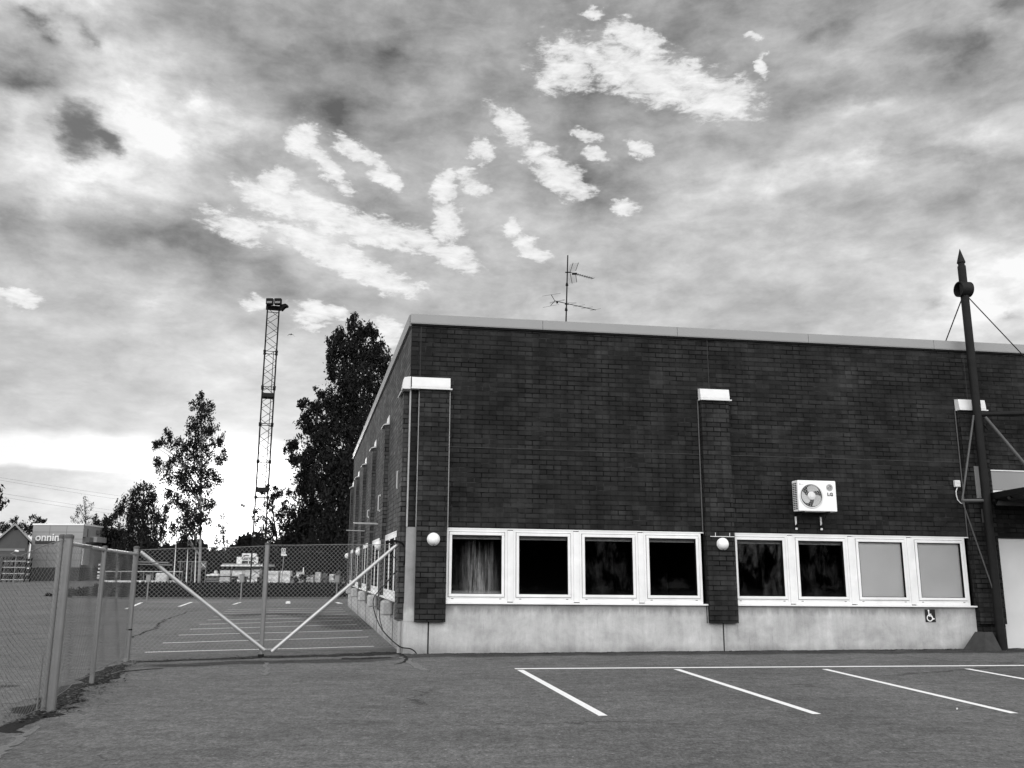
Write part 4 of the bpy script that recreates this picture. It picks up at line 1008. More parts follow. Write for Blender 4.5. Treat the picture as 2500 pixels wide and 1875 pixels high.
# dirt, wear and painted-in shade
q5 = lambda x, y: gz(100 + x * .229, 1400 + y * .229)
q = [strip([q5(-350, 1720), q5(-120, 1560), q5(60, 1450), q5(200, 1330), q5(330, 1260), q5(520, 1150), q5(700, 1050), q5(860, 985), q5(960, 960)], [.25, .35, .7, .75, .5, .55, .5, .35, .3], .004, .2, .12),
     strip([q5(130, 1450), q5(280, 1440), q5(420, 1445)], [.3, .12, .05], .008, .2, .1),
     strip([q5(540, 1190), q5(700, 1140), q5(760, 1080), q5(900, 1050), q5(1100, 1035), q5(1380, 1008)], [.3, .3, .25, .12, .10, .12], .008, .2, .12)]
structure(merge(*q).build('dirt_along_fence', DIRT))
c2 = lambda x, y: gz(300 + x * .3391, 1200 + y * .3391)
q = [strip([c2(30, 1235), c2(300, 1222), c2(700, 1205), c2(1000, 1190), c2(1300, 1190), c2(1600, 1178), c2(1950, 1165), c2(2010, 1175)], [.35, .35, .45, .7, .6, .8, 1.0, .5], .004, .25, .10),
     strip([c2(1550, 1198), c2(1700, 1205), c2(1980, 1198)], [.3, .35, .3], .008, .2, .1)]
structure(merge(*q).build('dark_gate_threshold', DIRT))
f_ = lambda x, y: gz(x * 1.1302, y * 1.1302)
q = [strip([c2(55, 1057), c2(140, 1015), c2(230, 985), c2(300, 925), c2(380, 900), c2(470, 865), c2(600, 850)], [.05, .12, .10, .12, .06, .09, .05], .004, .3, .06),
     strip([c2(1985, 1165), c2(2030, 1190), c2(2050, 1215), c2(2010, 1235), c2(1940, 1250)], [.12, .07, .08, .05, .03], .009, .1, .03),
     strip([FB(14, 0, .06), FB(7, 0, .05), FB(-.2, 0, .06)], [.12, .08, .1], .010, .3, .2)]
structure(merge(*q).build('asphalt_crack', CRACK))
q = [strip([gz(-30, 1858), gz(30, 1815), gz(70, 1790), gz(88, 1772)], [.16, .14, .12, .08], .006, .1, .04),
     strip([f_(0, 1522), f_(45, 1512), f_(80, 1505)], [.3, .25, .1], .006, .1, .05),
     strip([c2(2010, 1190), c2(2110, 1260), c2(2180, 1300)], [.15, .25, .2], .006, .2, .05),
     strip([c2(1020, 1330), c2(1030, 1230)], [.15, .10], .006, .2, .05), strip([q5(790, 1090), q5(880, 1070), q5(1060, 1055), q5(1300, 1020)], [.06, .05, .05, .04], .011, .2, .03)]
structure(merge(*q).build('pale_worn_patch', WORN))
q = [strip([FB(-.3, 0, .35), FB(4, 0, .30), FB(8, 0, .4), FB(14, 0, .45)], [1.0, 1.3, 1.2, 1.4], .005, .5, .1),  # wall-foot strip: contact shade put into the ground colour
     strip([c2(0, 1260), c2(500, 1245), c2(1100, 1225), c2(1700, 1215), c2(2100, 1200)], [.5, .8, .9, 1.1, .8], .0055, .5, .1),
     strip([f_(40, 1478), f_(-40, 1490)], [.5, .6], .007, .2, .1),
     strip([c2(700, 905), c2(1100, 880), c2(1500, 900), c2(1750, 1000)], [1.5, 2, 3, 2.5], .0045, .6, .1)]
structure(merge(*q).build('stain_and_wall_shade', DARKP))
# leaf litter along the fence: countless small flakes
m = MB(); rr = random.Random(3)
for a, b, n, sp_ in ((Bp, Mp, 420, .16), (Mp, Hp, 330, .15), (Bp, Lp, 160, .14), (Hp, Rp, 260, .12)):
    for _ in range(n):
        p = a.lerp(b, rr.random()) + Vector((rr.gauss(.10, sp_), rr.gauss(-.02, sp_), rr.uniform(.008, .03)))
        s_ = rr.uniform(.008, .03); t = rr.uniform(0, 6.3); d1 = Vector((math.cos(t), math.sin(t), rr.uniform(-.4, .4))) * s_; d2 = Vector((-math.sin(t), math.cos(t), rr.uniform(-.4, .4))) * s_ * .6
        m.poly([p - d1, p - d2, p + d1, p + d2])
tag(m.build('leaf_litter', pm('litter', .06, .9, .6, 30)), 'dry leaf litter and grit along the foot of the fence and gate', 'leaf litter', kind='stuff')
for i, (x, y, w_, lb) in enumerate(((989, 1592, .10, 'white scrap of paper on the ground by the building corner'), (1290, 1587, .16, 'white scrap lying at the wall foot under the second window'), (1594, 1587, .10, 'tiny white scrap at the wall foot under the fourth window'), (1897, 1585.5, .12, 'flat white scrap at the wall foot right of the middle pilaster'), (2160, 1585, .10, 'flat white scrap at the wall foot under the third blind-side window'), (2337, 1735, .02, 'tiny white fleck on the asphalt inside the right parking bay'))):
    p = gz(x, y); m = MB(); h = .03
    m.box(lambda a, b, c: p + U * a + NW * b + Vector((0, 0, c + .08 * a)), -w_ / 2, w_ / 2, -w_ / 3, w_ / 3, .012, .012 + min(h, w_), .004)
    tag(m.build('paper_scrap', LGREY, origin=p), lb, 'litter', 'scraps of litter on the asphalt')
m = MB(); rr = random.Random(31)
for _ in range(1500):
    u_ = rr.uniform(-.1, 12.7); w_ = .03 + abs(rr.gauss(0, .06)) + (.10 * rr.random() if rr.random() < .2 else 0); p = FB(u_, 0, w_); p.z = rr.uniform(.006, .014)
    s_ = rr.uniform(.006, .022); t = rr.uniform(0, 6.3); d1 = Vector((math.cos(t), math.sin(t), rr.uniform(-.3, .5))) * s_; d2 = Vector((-math.sin(t), math.cos(t), rr.uniform(-.3, .3))) * s_ * .7
    m.poly([p - d1, p - d2, p + d1, p + d2])
tag(m.build('wall_grit', pm('grit', .05, .9, .7, 40)), 'loose grit and crumbs gathered along the foot of the front wall', 'grit', kind='stuff')
# small weeds at the wall
m = MB(); rr = random.Random(9)
for (x, y) in ((1285, 1588), (1300, 1588), (1438, 1586), (1440, 1583), (1495, 1586), (1052, 1594), (985, 1596)):
    p0 = gz(x, y)
    for _ in range(9):
        a = rr.uniform(0, 6.3); L_ = rr.uniform(.04, .13); d_ = Vector((math.cos(a) * .5, math.sin(a) * .5, 1)).normalized() * L_; s_ = Vector((-math.sin(a), math.cos(a), 0)) * .006
        m.add([p0 - s_, p0 + s_, p0 + d_ + s_ * .3, p0 + d_ - s_ * .3], [(0, 1, 2, 3)])
tag(m.build('wall_weeds', pm('weed', .06, .8, .4, 20)), 'small dry weeds sprouting where the wall meets the asphalt', 'weeds', kind='stuff')

# ------------------------------------------------------------------ verge
vp = [gz(105, 1455), gz(180, 1459.5), gz(300, 1462.5), gz(560, 1463), gz(900, 1461), gz(1100, 1461), gz(1100, 1412), gz(850, 1412), gz(330, 1412), gz(262, 1421), gz(235, 1431), gz(190, 1442), gz(130, 1452)]
m = MB(); m.poly([Vector((p.x, p.y, .012)) for p in vp]); structure(m.build('grass_verge', GRASS))
kb = MB()
for i in range(1, 5):
    a, b = vp[i], vp[i + 1]; n = max(1, int((b - a).length / 1.0))
    d_ = (b - a).normalized(); nn = Vector((-d_.y, d_.x, 0))
    for k in range(n):
        p = a.lerp(b, k / n); q_ = a.lerp(b, (k + .98) / n)
        kb.hexa([p - nn * .12 - Vector((0, 0, .05)), q_ - nn * .12 - Vector((0, 0, .05)), q_ - Vector((0, 0, .05)), p - Vector((0, 0, .05)), p - nn * .12 + Vector((0, 0, .10)), q_ - nn * .12 + Vector((0, 0, .10)), q_ + Vector((0, 0, .10)), p + Vector((0, 0, .10))])
structure(recalc(kb.build('kerb', pm('kerb_stone', .085, .9, .25, 4))))
def inside(poly, x, y):
    c = False; n = len(poly)
    for i in range(n):
        a, b = poly[i], poly[i - 1]
        if (a.y > y) != (b.y > y) and x < (b.x - a.x) * (y - a.y) / (b.y - a.y) + a.x: c = not c
    return c
def fast_mesh(name, quads, mat):
    q = np.asarray(quads, dtype=np.float32); n = q.shape[0]; me = bpy.data.meshes.new(name)
    me.vertices.add(n * 4); me.vertices.foreach_set('co', q.reshape(-1)); me.loops.add(n * 4); me.loops.foreach_set('vertex_index', np.arange(n * 4, dtype=np.int32))
    me.polygons.add(n); me.polygons.foreach_set('loop_start', np.arange(0, n * 4, 4, dtype=np.int32)); me.polygons.foreach_set('loop_total', np.full(n, 4, dtype=np.int32))
    me.update(); me.validate(); me.materials.append(mat); ob = bpy.data.objects.new(name, me); COL.objects.link(ob); return ob
Q = []
rng = np.random.default_rng(5)
while len(Q) < 26000:
    y = 49 + 62 * rng.random() ** 1.7; x = -62 + 64 * rng.random()
    if not inside(vp, x, y): continue
    h = rng.uniform(.06, .20) * (1 + .8 * (math.sin(x * .7) * math.sin(y * .5) > .2)); a = rng.uniform(0, math.pi); w_ = .03 + .0006 * y; dx_, dy_ = math.cos(a) * w_, math.sin(a) * w_; lx, ly = rng.normal(0, .12, 2)
    Q.append([[x - dx_, y - dy_, 0], [x + dx_, y + dy_, 0], [x + dx_ * .3 + lx, y + dy_ * .3 + ly, h], [x - dx_ * .3 + lx, y - dy_ * .3 + ly, h]])
tag(fast_mesh('verge_grass', Q, BLADE), 'rough dark grass and weeds on the verge beyond the rear parking lot', 'grass', kind='stuff')

# ------------------------------------------------------------------ trees
def leaves(centres, radii, counts, size, rng, droop=1.0, gap=.0):
    out = []
    for c, r, n in zip(centres, radii, counts):
        nc = max(6, int(n / 36))
        d = rng.normal(size=(nc, 3)); d /= np.linalg.norm(d, axis=1)[:, None]
        rad = rng.random(nc) ** .42
        cc = np.array(c) + d * rad[:, None] * np.array(r)
        k = rng.integers(0, nc, n)
        sp_ = np.array([.30, .30, .36 * droop]) * (np.mean(r) ** .5) * .62
        p = cc[k] + rng.normal(size=(n, 3)) * sp_
        a = rng.normal(size=(n, 3)); a /= np.linalg.norm(a, axis=1)[:, None]
        b = np.cross(a, rng.normal(size=(n, 3))); b /= np.linalg.norm(b, axis=1)[:, None]
        s = size * rng.uniform(.5, 1.25, n)[:, None]
        a = a * s; b = b * s * .55; a[:, 2] *= (1 + .3 * droop)
        out.append(np.stack([p - a, p - b, p + a, p + b], axis=1))
    return np.concatenate(out)
def tree(name, label, Y, base, trunk, lobes, size, dens, mat=LEAF, bark=BARK_D, r0=.2, droop=1.0, seed=1, group='trees beyond the parking lot', cat='tree', limbs=26):
    """lobes: (px, py, rx, ry) read off the photograph, given real depth around Y"""
    rng = np.random.default_rng(seed); bp_ = at(base, 1424, Y); bp_.z = 0
    root = thing(name, label, cat, bp_, group)
    k = Y / F_PX * 1.02; cs, rs, ns = [], [], []
    for (x, y, rx, ry) in lobes:
        RX, RZ = rx * k, ry * k; RY = RX * .85; c = at(x, y, Y + rng.uniform(-.35, .35) * RX)
        cs.append(tuple(c)); rs.append((RX * 1.08, RY * 1.08, RZ * 1.04)); ns.append(max(60, int(dens * (RX * RZ) / (size * size))))
    q = leaves(cs, rs, ns, size, rng, droop)
    q = q[(q[:, :, 2].min(axis=1) > .15)]
    cr = fast_mesh('crown', q - np.array(bp_, dtype=np.float32), mat); cr.parent = root
    tr = MB(); tp = [at(x, y, Y) for x, y in trunk]; tp[0].z = -.1
    rad = [r0 * (1 - .86 * i / (len(tp) - 1)) for i in range(len(tp))]; sp_ = smooth_path(tp, 4)
    sr = [rad[min(len(rad) - 1, int(i / 4))] * (1 - (i % 4) / 4) + rad[min(len(rad) - 1, int(i / 4) + 1)] * ((i % 4) / 4) for i in range(len(sp_))]
    tr.path(sp_, sr, 8)
    lb = tr; r_ = random.Random(seed); zs = [p.z for p in sp_]
    for i in range(limbs):
        j = r_.randrange(len(cs)); c = Vector(cs[j]); R3 = rs[j]; e = c + Vector((r_.uniform(-1, 1) * R3[0], r_.uniform(-1, 1) * R3[1], r_.uniform(-.7, .9) * R3[2])) * .8
        hz_ = max(min(e.z - (abs(e.x - bp_.x) * .7 + .6), zs[-1]), zs[0] + 1.0); f = min(range(len(zs)), key=lambda q_: abs(zs[q_] - hz_)); s0 = sp_[f]
        mid = s0.lerp(e, .5) + Vector((0, 0, .12 * (e - s0).length)) + Vector((r_.gauss(0, .1), r_.gauss(0, .1), 0)); rr_ = sr[f] * .42 + .012
        pts = [s0, s0.lerp(mid, .6), mid, mid.lerp(e, .55), e]; lb.path(pts, [rr_, rr_ * .75, rr_ * .5, rr_ * .3, .008], 5, False)
    lb.build('trunk', bark, root, smooth=True)
    return root
tree('birch_tree', 'tallest birch, dark drooping crown rising beside the building roof edge', 107, 850, [(850, 1424), (852, 1200), (862, 1000), (866, 850), (866, 770)],
     [(818, 838, 20, 26), (812, 872, 20, 24), (905, 806, 16, 16), (838, 812, 14, 16), (808, 910, 18, 24), (915, 860, 22, 34), (938, 885, 18, 30), (884, 812, 22, 26), (942, 945, 18, 30), (866, 782, 11, 20), (862, 815, 20, 26), (850, 850, 30, 34), (905, 820, 18, 22), (828, 830, 12, 16), (885, 865, 34, 34), (930, 862, 16, 18), (842, 900, 34, 38), (905, 915, 32, 44), (940, 900, 12, 22), (868, 940, 52, 50), (830, 985, 44, 46), (898, 1010, 46, 50), (925, 960, 14, 22), (845, 1060, 66, 60), (872, 1130, 62, 70), (822, 1160, 62, 70), (850, 1240, 72, 70), (835, 1330, 90, 70), (800, 1380, 80, 50)],
     .20, 14, seed=2, r0=.42, droop=1.7, limbs=60)
tree('broadleaf_tree', 'dark broad tree with rounded lobes just left of the tallest birch', 112, 765, [(762, 1424), (762, 1250), (768, 1100), (776, 990), (778, 960)],
     [(778, 962, 14, 18), (742, 985, 16, 16), (768, 1000, 34, 28), (800, 1000, 26, 34), (752, 1040, 26, 34), (785, 1060, 46, 50), (716, 1088, 24, 18), (700, 1100, 12, 10), (728, 1120, 26, 22), (765, 1130, 46, 50), (750, 1190, 38, 40), (795, 1210, 52, 70), (740, 1260, 44, 46), (770, 1310, 74, 70), (715, 1330, 34, 54), (720, 1390, 60, 40), (790, 1390, 70, 40)],
     .20, 14, seed=3, r0=.35, droop=1.0, limbs=50)
tree('young_tree', 'loose leafy tree behind the foot of the lattice tower', 116, 672, [(676, 1424), (676, 1330), (668, 1260), (660, 1200)],
     [(652, 1198, 14, 14), (682, 1196, 14, 12), (697, 1216, 18, 20), (668, 1215, 20, 16), (652, 1238, 20, 16), (690, 1250, 30, 24), (636, 1262, 22, 16), (660, 1285, 26, 16), (700, 1300, 24, 26), (640, 1310, 24, 24), (665, 1340, 34, 24), (625, 1335, 16, 14), (690, 1365, 40, 30)],
     .17, 7, seed=4, r0=.18, limbs=40)
tree('birch_tree', 'slim white-trunked birch standing alone against the bright sky', 96, 488, [(486, 1424), (489, 1330), (490, 1230), (491, 1110), (491, 1000), (490, 955)],
     [(491, 962, 9, 14), (478, 990, 16, 16), (502, 995, 18, 18), (490, 1022, 24, 22), (472, 1045, 18, 18), (508, 1048, 20, 20), (488, 1078, 28, 24), (520, 1085, 18, 16), (408, 1062, 16, 14), (390, 1082, 18, 12), (425, 1082, 18, 14), (380, 1090, 8, 8), (455, 1090, 22, 18), (536, 1072, 12, 14), (498, 1115, 26, 24), (445, 1122, 26, 20), (405, 1138, 24, 16), (388, 1128, 12, 12), (534, 1118, 16, 14), (470, 1150, 26, 20), (425, 1165, 28, 18), (510, 1158, 24, 22), (545, 1108, 8, 10), (455, 1190, 30, 22), (535, 1172, 14, 14), (498, 1195, 26, 22), (420, 1205, 18, 14), (440, 1228, 24, 20), (480, 1235, 26, 22), (408, 1240, 12, 10), (515, 1230, 16, 18), (460, 1262, 30, 24), (498, 1272, 22, 22), (436, 1285, 18, 20), (472, 1300, 24, 20), (450, 1325, 16, 16), (476, 1330, 16, 14)],
     .13, 11, seed=5, bark=BARK, r0=.17, droop=1.1, limbs=70)
tree('weeping_birch', 'drooping weeping birch beside the panel-clad warehouse', 122, 345, [(345, 1424), (346, 1330), (350, 1250), (352, 1200)],
     [(343, 1193, 12, 8), (362, 1195, 12, 9), (325, 1208, 14, 14), (350, 1215, 24, 16), (376, 1216, 14, 12), (300, 1230, 14, 18), (330, 1240, 26, 22), (365, 1245, 24, 24), (290, 1252, 12, 16), (384, 1262, 14, 16), (315, 1272, 24, 20), (350, 1280, 34, 24), (398, 1272, 12, 14), (340, 1315, 40, 20), (390, 1305, 18, 20), (330, 1355, 60, 34), (385, 1355, 36, 34)],
     .17, 10, seed=6, r0=.25, droop=2.6, limbs=40)
tree('round_tree', 'low dark rounded tree between the warehouse and the weeping birch', 128, 262, [(262, 1424), (262, 1340), (262, 1290)],
     [(247, 1272, 18, 14), (272, 1270, 16, 14), (236, 1290, 14, 14), (260, 1298, 30, 26), (290, 1305, 22, 26), (262, 1340, 44, 34), (280, 1385, 50, 34)], .17, 13, seed=7, r0=.25)
tree('young_tree', 'small thin tree in front of the sun glow right of the slim birch', 130, 548, [(548, 1424), (548, 1350), (545, 1290), (540, 1255)],
     [(541, 1262, 7, 12), (535, 1285, 10, 14), (553, 1290, 12, 16), (545, 1310, 18, 14), (560, 1322, 16, 14), (530, 1325, 14, 14), (548, 1345, 26, 16), (572, 1345, 10, 12), (520, 1350, 20, 14)], .14, 3.4, seed=8, r0=.12, limbs=30)
tree('sparse_tree', 'thin sparse-leaved tree rising behind the warehouse roof', 150, 212, [(212, 1424), (212, 1330), (210, 1270), (205, 1222)],
     [(208, 1225, 8, 14), (192, 1238, 10, 10), (222, 1238, 10, 10), (200, 1252, 14, 12), (215, 1262, 12, 12), (186, 1262, 8, 10), (228, 1262, 8, 10), (178, 1272, 10, 8), (206, 1278, 20, 10)], .12, 1.5, seed=9, r0=.13, limbs=46)
tree('pine_tree', 'dark pine top behind the gabled roof at the far left', 150, 36, [(36, 1424), (38, 1330), (41, 1258)],
     [(41, 1262, 3, 8), (38, 1272, 10, 7), (20, 1280, 20, 7), (55, 1282, 12, 8), (30, 1292, 36, 8), (10, 1296, 14, 8), (58, 1300, 20, 10)], .16, 10, LEAF_N, seed=10, r0=.2)
tree('pine_tree', 'dark pine crown behind the left corner of the warehouse', 150, 92, [(92, 1424), (92, 1330), (90, 1266)],
     [(78, 1264, 6, 8), (92, 1272, 12, 8), (108, 1270, 8, 7), (84, 1284, 18, 8), (106, 1282, 14, 7), (90, 1300, 26, 12)], .16, 10, LEAF_N, seed=12, r0=.2)
tree('leafy_tree', 'single leafy branch tip poking in at the far left edge', 60, -60, [(-60, 1424), (-60, 1300), (-50, 1200)], [(-30, 1215, 34, 30), (-10, 1238, 12, 10), (-50, 1260, 30, 40)], .15, 7, seed=13, r0=.15)
# far wood: one mass nobody could count
rng = np.random.default_rng(21); cs, rs, ns = [], [], []
for i in range(115):
    x = rng.uniform(225, 900); Yw = rng.uniform(132, 152); top_ = 1338 + 12 * math.sin(x * .05) + rng.uniform(-8, 14) - (24 if x > 600 else 0) - (10 if x < 430 else 0)
    h = rng.uniform(16, 30); c = at(x, top_ + h, Yw); cs.append((c.x, c.y, max(c.z, 1.2))); k = Yw / F_PX; rs.append((26 * k, 2.0, h * k)); ns.append(520)
for i in range(70):
    x = rng.uniform(225, 900); c = at(x, rng.uniform(1385, 1420), 130); cs.append(tuple(c)); rs.append((2.2, 1.5, 1.6)); ns.append(420)
q = leaves(cs, rs, ns, .38, rng, .8); q = q[q[:, :, 2].min(axis=1) > 0]
tag(fast_mesh('far_wood', q, LEAF), 'dark band of far woodland behind the storage yard', 'woodland', kind='stuff')
rng = np.random.default_rng(23); cs, rs, ns = [], [], []  # leaf mass added out of view to darken reflections in the panes
for i in range(150):
    x = rng.uniform(-75, 85); cs.append((x, -38 + rng.uniform(-5, 5), rng.uniform(.5, 7.5))); rs.append((4.2, 2.6, 3.6)); ns.append(900)
q = leaves(cs, rs, ns, .75, rng, .8); q = q[q[:, :, 2].min(axis=1) > 0]
tag(fast_mesh('unseen_dark_wood', q, LEAF), 'unseen dark leaf mass added behind the camera to darken the window reflections', 'woodland', kind='stuff')
rng = np.random.default_rng(22); cs, rs, ns = [], [], []
for i in range(60):      # low shrubs at the back of the verge
    x = rng.uniform(440, 900); c = at(x, rng.uniform(1424, 1432), rng.uniform(88, 97)); cs.append((c.x, c.y, .10)); rs.append((.8, .6, .16)); ns.append(60)
q = leaves(cs, rs, ns, .08, rng, .3); q = q[q[:, :, 2].min(axis=1) > 0]
tag(fast_mesh('verge_shrubs', q, LEAF), 'low dark shrubs along the back of the verge', 'shrubs', kind='stuff')

# ------------------------------------------------------------------ lattice light tower
YT = 84.0; tb = at(625, 1424, YT); tb.z = 0
tw = thing('light_tower', 'tall slim steel lattice floodlight tower against the sky', 'light tower', tb)
xl, xr = -24.22, -23.08; ztop = at(655, 748, YT).z
fl = [at(650, y, YT).z for y in (856.7, 943.6, 1033.7, 1125, 1213, 1302)]
BXD = Vector((tb.x, tb.y, 0)).normalized(); BXR = Vector((BXD.y, -BXD.x, 0)); TW = 1.12
T0 = Vector((xl, YT, 0))
def TL(i, j, z=0.0): return T0 + BXR * (TW * i) + BXD * (TW * j) + Vector((0, 0, z))
TWF = lambda a, b, c: T0 + BXR * a + BXD * b + Vector((0, 0, c))
for i in (0, 1):
    for j in (0, 1):
        m = MB(); m.tube(TL(i, j, -.1), TL(i, j, ztop), .070, n=8); lg = m.build('leg', BLACK if j == 0 else STEEL_D, tw)
        m = MB()
        for z in fl: m.lathe(TL(i, j, z), (0, 0, 1), [(-.10, 0), (-.10, .14), (.10, .14), (.10, 0)], 10)
        m.build('flange', STEEL_D, lg)
m = MB(); step = .84; n = int(ztop / step)
for fc in range(4):
    for k in range(n):
        z0_, z1_ = k * step, (k + 1) * step
        a, b = ((0, 0), (1, 0)) if fc == 0 else ((0, 1), (1, 1)) if fc == 1 else ((0, 0), (0, 1)) if fc == 2 else ((1, 0), (1, 1))
        if (k + (fc == 1)) % 2: a, b = b, a
        m.tube(TL(a[0], a[1], z0_), TL(b[0], b[1], z1_), .024, n=4, cap=False)
for z in fl + [ztop - .25]:
    for a, b in (((0, 0), (1, 0)), ((1, 0), (1, 1)), ((1, 1), (0, 1)), ((0, 1), (0, 0))): m.tube(TL(a[0], a[1], z), TL(b[0], b[1], z), .035, n=4)
m.build('lattice_bracing', STEEL_D, tw)
m = MB()
m.tube(TWF(TW - .28, .3, 2), TWF(TW - .28, .3, fl[0] + .1), .035, n=5); m.tube(TWF(TW - .28, .7, 2), TWF(TW - .28, .7, fl[0] + .1), .03, n=5)
for k in range(int((fl[0] - 2) / .3)): m.tube(TWF(TW - .28, .3, 2 + .3 * k), TWF(TW - .28, .7, 2 + .3 * k), .012, n=4, cap=False)
m.build('ladder', STEEL_D, tw)
for y in (963, 1194):
    z = at(640, y, YT).z; m = MB(); m.box(TWF, -.02, TW + .02, -.05, TW + .05, z - .20, z + .18); m.build('rest_platform', STEEL_D, tw)
zf = at(660, 736, YT - .5).z
m = MB(); m.box(TWF, -.15, TW + .2, -.1, TW + .1, ztop - .02, ztop + .10); m.build('top_platform', BLACK, tw)
for x0_, x1_ in ((650, 667), (670, 687)):
    a = at(x0_, 736, YT - .3); b = at(x1_, 736, YT - .3); m = MB()
    m.box(WT, a.x, b.x, YT - .45, YT - .05, ztop + .08, ztop + .72, .03); f = m.build('floodlight', BLACK, tw)
    m = MB(); m.box(WT, a.x + .10, b.x - .08, YT - .458, YT - .452, ztop + .22, ztop + .40); m.build('lens', pm('flood_lens', .12, .2), f)
sl0 = at(690, 746, YT); m = MB()
m.prism([(0, -.28), (.10, -.30), (.38, .02), (.66, .10), (.66, .26), (.46, .36), (.05, .26), (-.15, .05)], lambda a, b, c: Vector((xr + .10 + a, YT + c, ztop - .02 + b)), .1, .7)
m.build('floodlight', BLACK, tw)
za = at(600, 1241, YT).z; xa = at(597, 1241, YT).x
m = MB(); m.tube((xl, YT, za - .05), (xa, YT, za - .05), .045, n=5); m.tube((xl, YT, za - .28), (xa + .02, YT, za - .25), .02, n=4); m.tube((xa, YT, za - .3), (xa, YT, za + .30), .03, n=5); arm = m.build('camera_arm', STEEL_G, tw)
m = MB(); pa, pb = at(588, 1231, YT), at(597, 1236, YT); m.tube(pa, pb, .14, .12, n=8); m.build('camera_housing', GALV, arm)

# ------------------------------------------------------------------ storage yard
def sign_board(P, w_, h_, z0_, name, label, cat):
    return thing(name, label, cat, Vector((P.x, P.y, 0)))
# crossing sign
P = at(688, 1424, 92); P.z = 0; s = thing('crossing_sign', 'square pedestrian crossing sign on a grey pole behind the right gate leaf', 'road sign', P)
zA, zB_ = at(688, 1353, 92).z, at(688, 1338.5, 92).z; xw = (at(693, 1345, 92).x - at(682.5, 1345, 92).x)
m = MB(); m.tube((P.x - .05, P.y + .04, 0), (P.x + .05, P.y + .04, zB_ - .1), .04, n=8); m.build('pole', GALV, s)
m = MB(); m.box(WT, P.x - xw / 2, P.x + xw / 2, P.y - .02, P.y, zA, zB_, .01); m.build('sign_plate', SIGNW, s)
m = MB(); m.box(WT, P.x - xw / 2 + .04, P.x + xw / 2 - .04, P.y - .027, P.y - .021, zA + .04, zB_ - .04); m.build('sign_field', SIGNB, s)
cx, cz = P.x, (zA + zB_) / 2
m = MB(); m.poly([(cx - .17, P.y - .032, cz - .22), (cx + .17, P.y - .032, cz - .22), (cx, P.y - .032, cz + .24)]); m.build('white_triangle', SIGNW, s)
m = MB()
for a in ((0, .10, 0, -.02), (0, -.02, -.07, -.18), (0, -.02, .06, -.18), (0, .06, .06, -.03), (0, .06, -.05, -.01)): m.tube((cx + a[0], P.y - .036, cz + a[1]), (cx + a[2], P.y - .036, cz + a[3]), .016, n=4)
m.build('walking_figure', SIGND, s)
m = MB(); m.box(WT, P.x - xw / 2 - .02, P.x + xw / 2 + .12, P.y - .02, P.y, zA - .16, zA - .01); m.build('lower_plate', SIGNW, s)
# cross sign hanging on a rack frame
P = at(490, 1424, 100); P.z = 0; s = thing('yard_sign_frame', 'metal rack with hanging slats and a grey sign showing a cross with a round centre', 'sign frame', P)
zr_ = at(460, 1371, 100).z; xa_, xb_ = at(434, 1371, 100).x, at(505, 1371, 100).x
m = MB(); m.tube((xa_, 100, zr_), (xb_, 100, zr_), .04, n=6)
for x in (xa_ + .3, (xa_ + xb_) / 2, xb_ - .05): m.tube((x, 100, 0), (x, 100, zr_), .04, n=6)
m.build('frame', GALV, s)
m = MB(); rr = random.Random(4)
for k in range(13):
    x = xa_ + .15 + k * .2; m.tube((x, 100.05, zr_ - .05), (x + rr.uniform(-.05, .05), 100.05, zr_ - rr.uniform(.7, 1.1)), .03, n=4)
m.build('hanging_slats', STEEL_G, s)
x0_, x1_ = at(489.5, 1381, 99.9).x, at(504.5, 1381, 99.9).x; z1_, z0_ = at(497, 1371.5, 99.9).z, at(497, 1390.5, 99.9).z
m = MB(); m.box(WT, x0_, x1_, 99.82, 99.88, z0_, z1_, .01); m.build('sign_plate', pm('sign_grey', .10, .5, .2, 4), s)
cx, cz = (x0_ + x1_) / 2, z1_ - .36
m = MB(); m.lathe((cx, 99.81, cz), (0, -1, 0), [(0, 0), (.01, 0), (.01, .10), (0, .10)], 12)
for a in ((.26, .26), (-.26, .26), (.26, -.26), (-.26, -.26)): m.tube((cx, 99.80, cz), (cx + a[0], 99.80, cz + a[1]), .03, n=4)
m.build('cross_mark', LGREY, s)
m = MB(); m.box(WT, x0_ + .05, x1_ - .05, 99.80, 99.815, z0_ + .04, z0_ + .16); m.build('text_strip', pm('strip_mid', .06, .5), s)
# flagpoles
for (xt, yt, xb, lb) in ((432.5, 1287, 423.5, 'leftmost and tallest white flagpole in front of the birch'), (461, 1291, 454.5, 'middle white flagpole in front of the birch'), (479.5, 1311, 475.5, 'right and shortest white flagpole beside the birch trunk')):
    P = at(xb, 1424, 97); P.z = 0; tp = at(xt, yt, 97); s = thing('flagpole', lb, 'flagpole', P, 'bare flagpoles at the yard')
    m = MB(); m.tube(P, tp, .07, .035, 8); m.build('pole', LGREY, s)
    m = MB(); m.lathe(tp, (0, 0, 1), [(0, 0), (0, .05), (.05, .06), (.1, .03), (.1, 0)], 8); m.build('finial', LGREY, s)
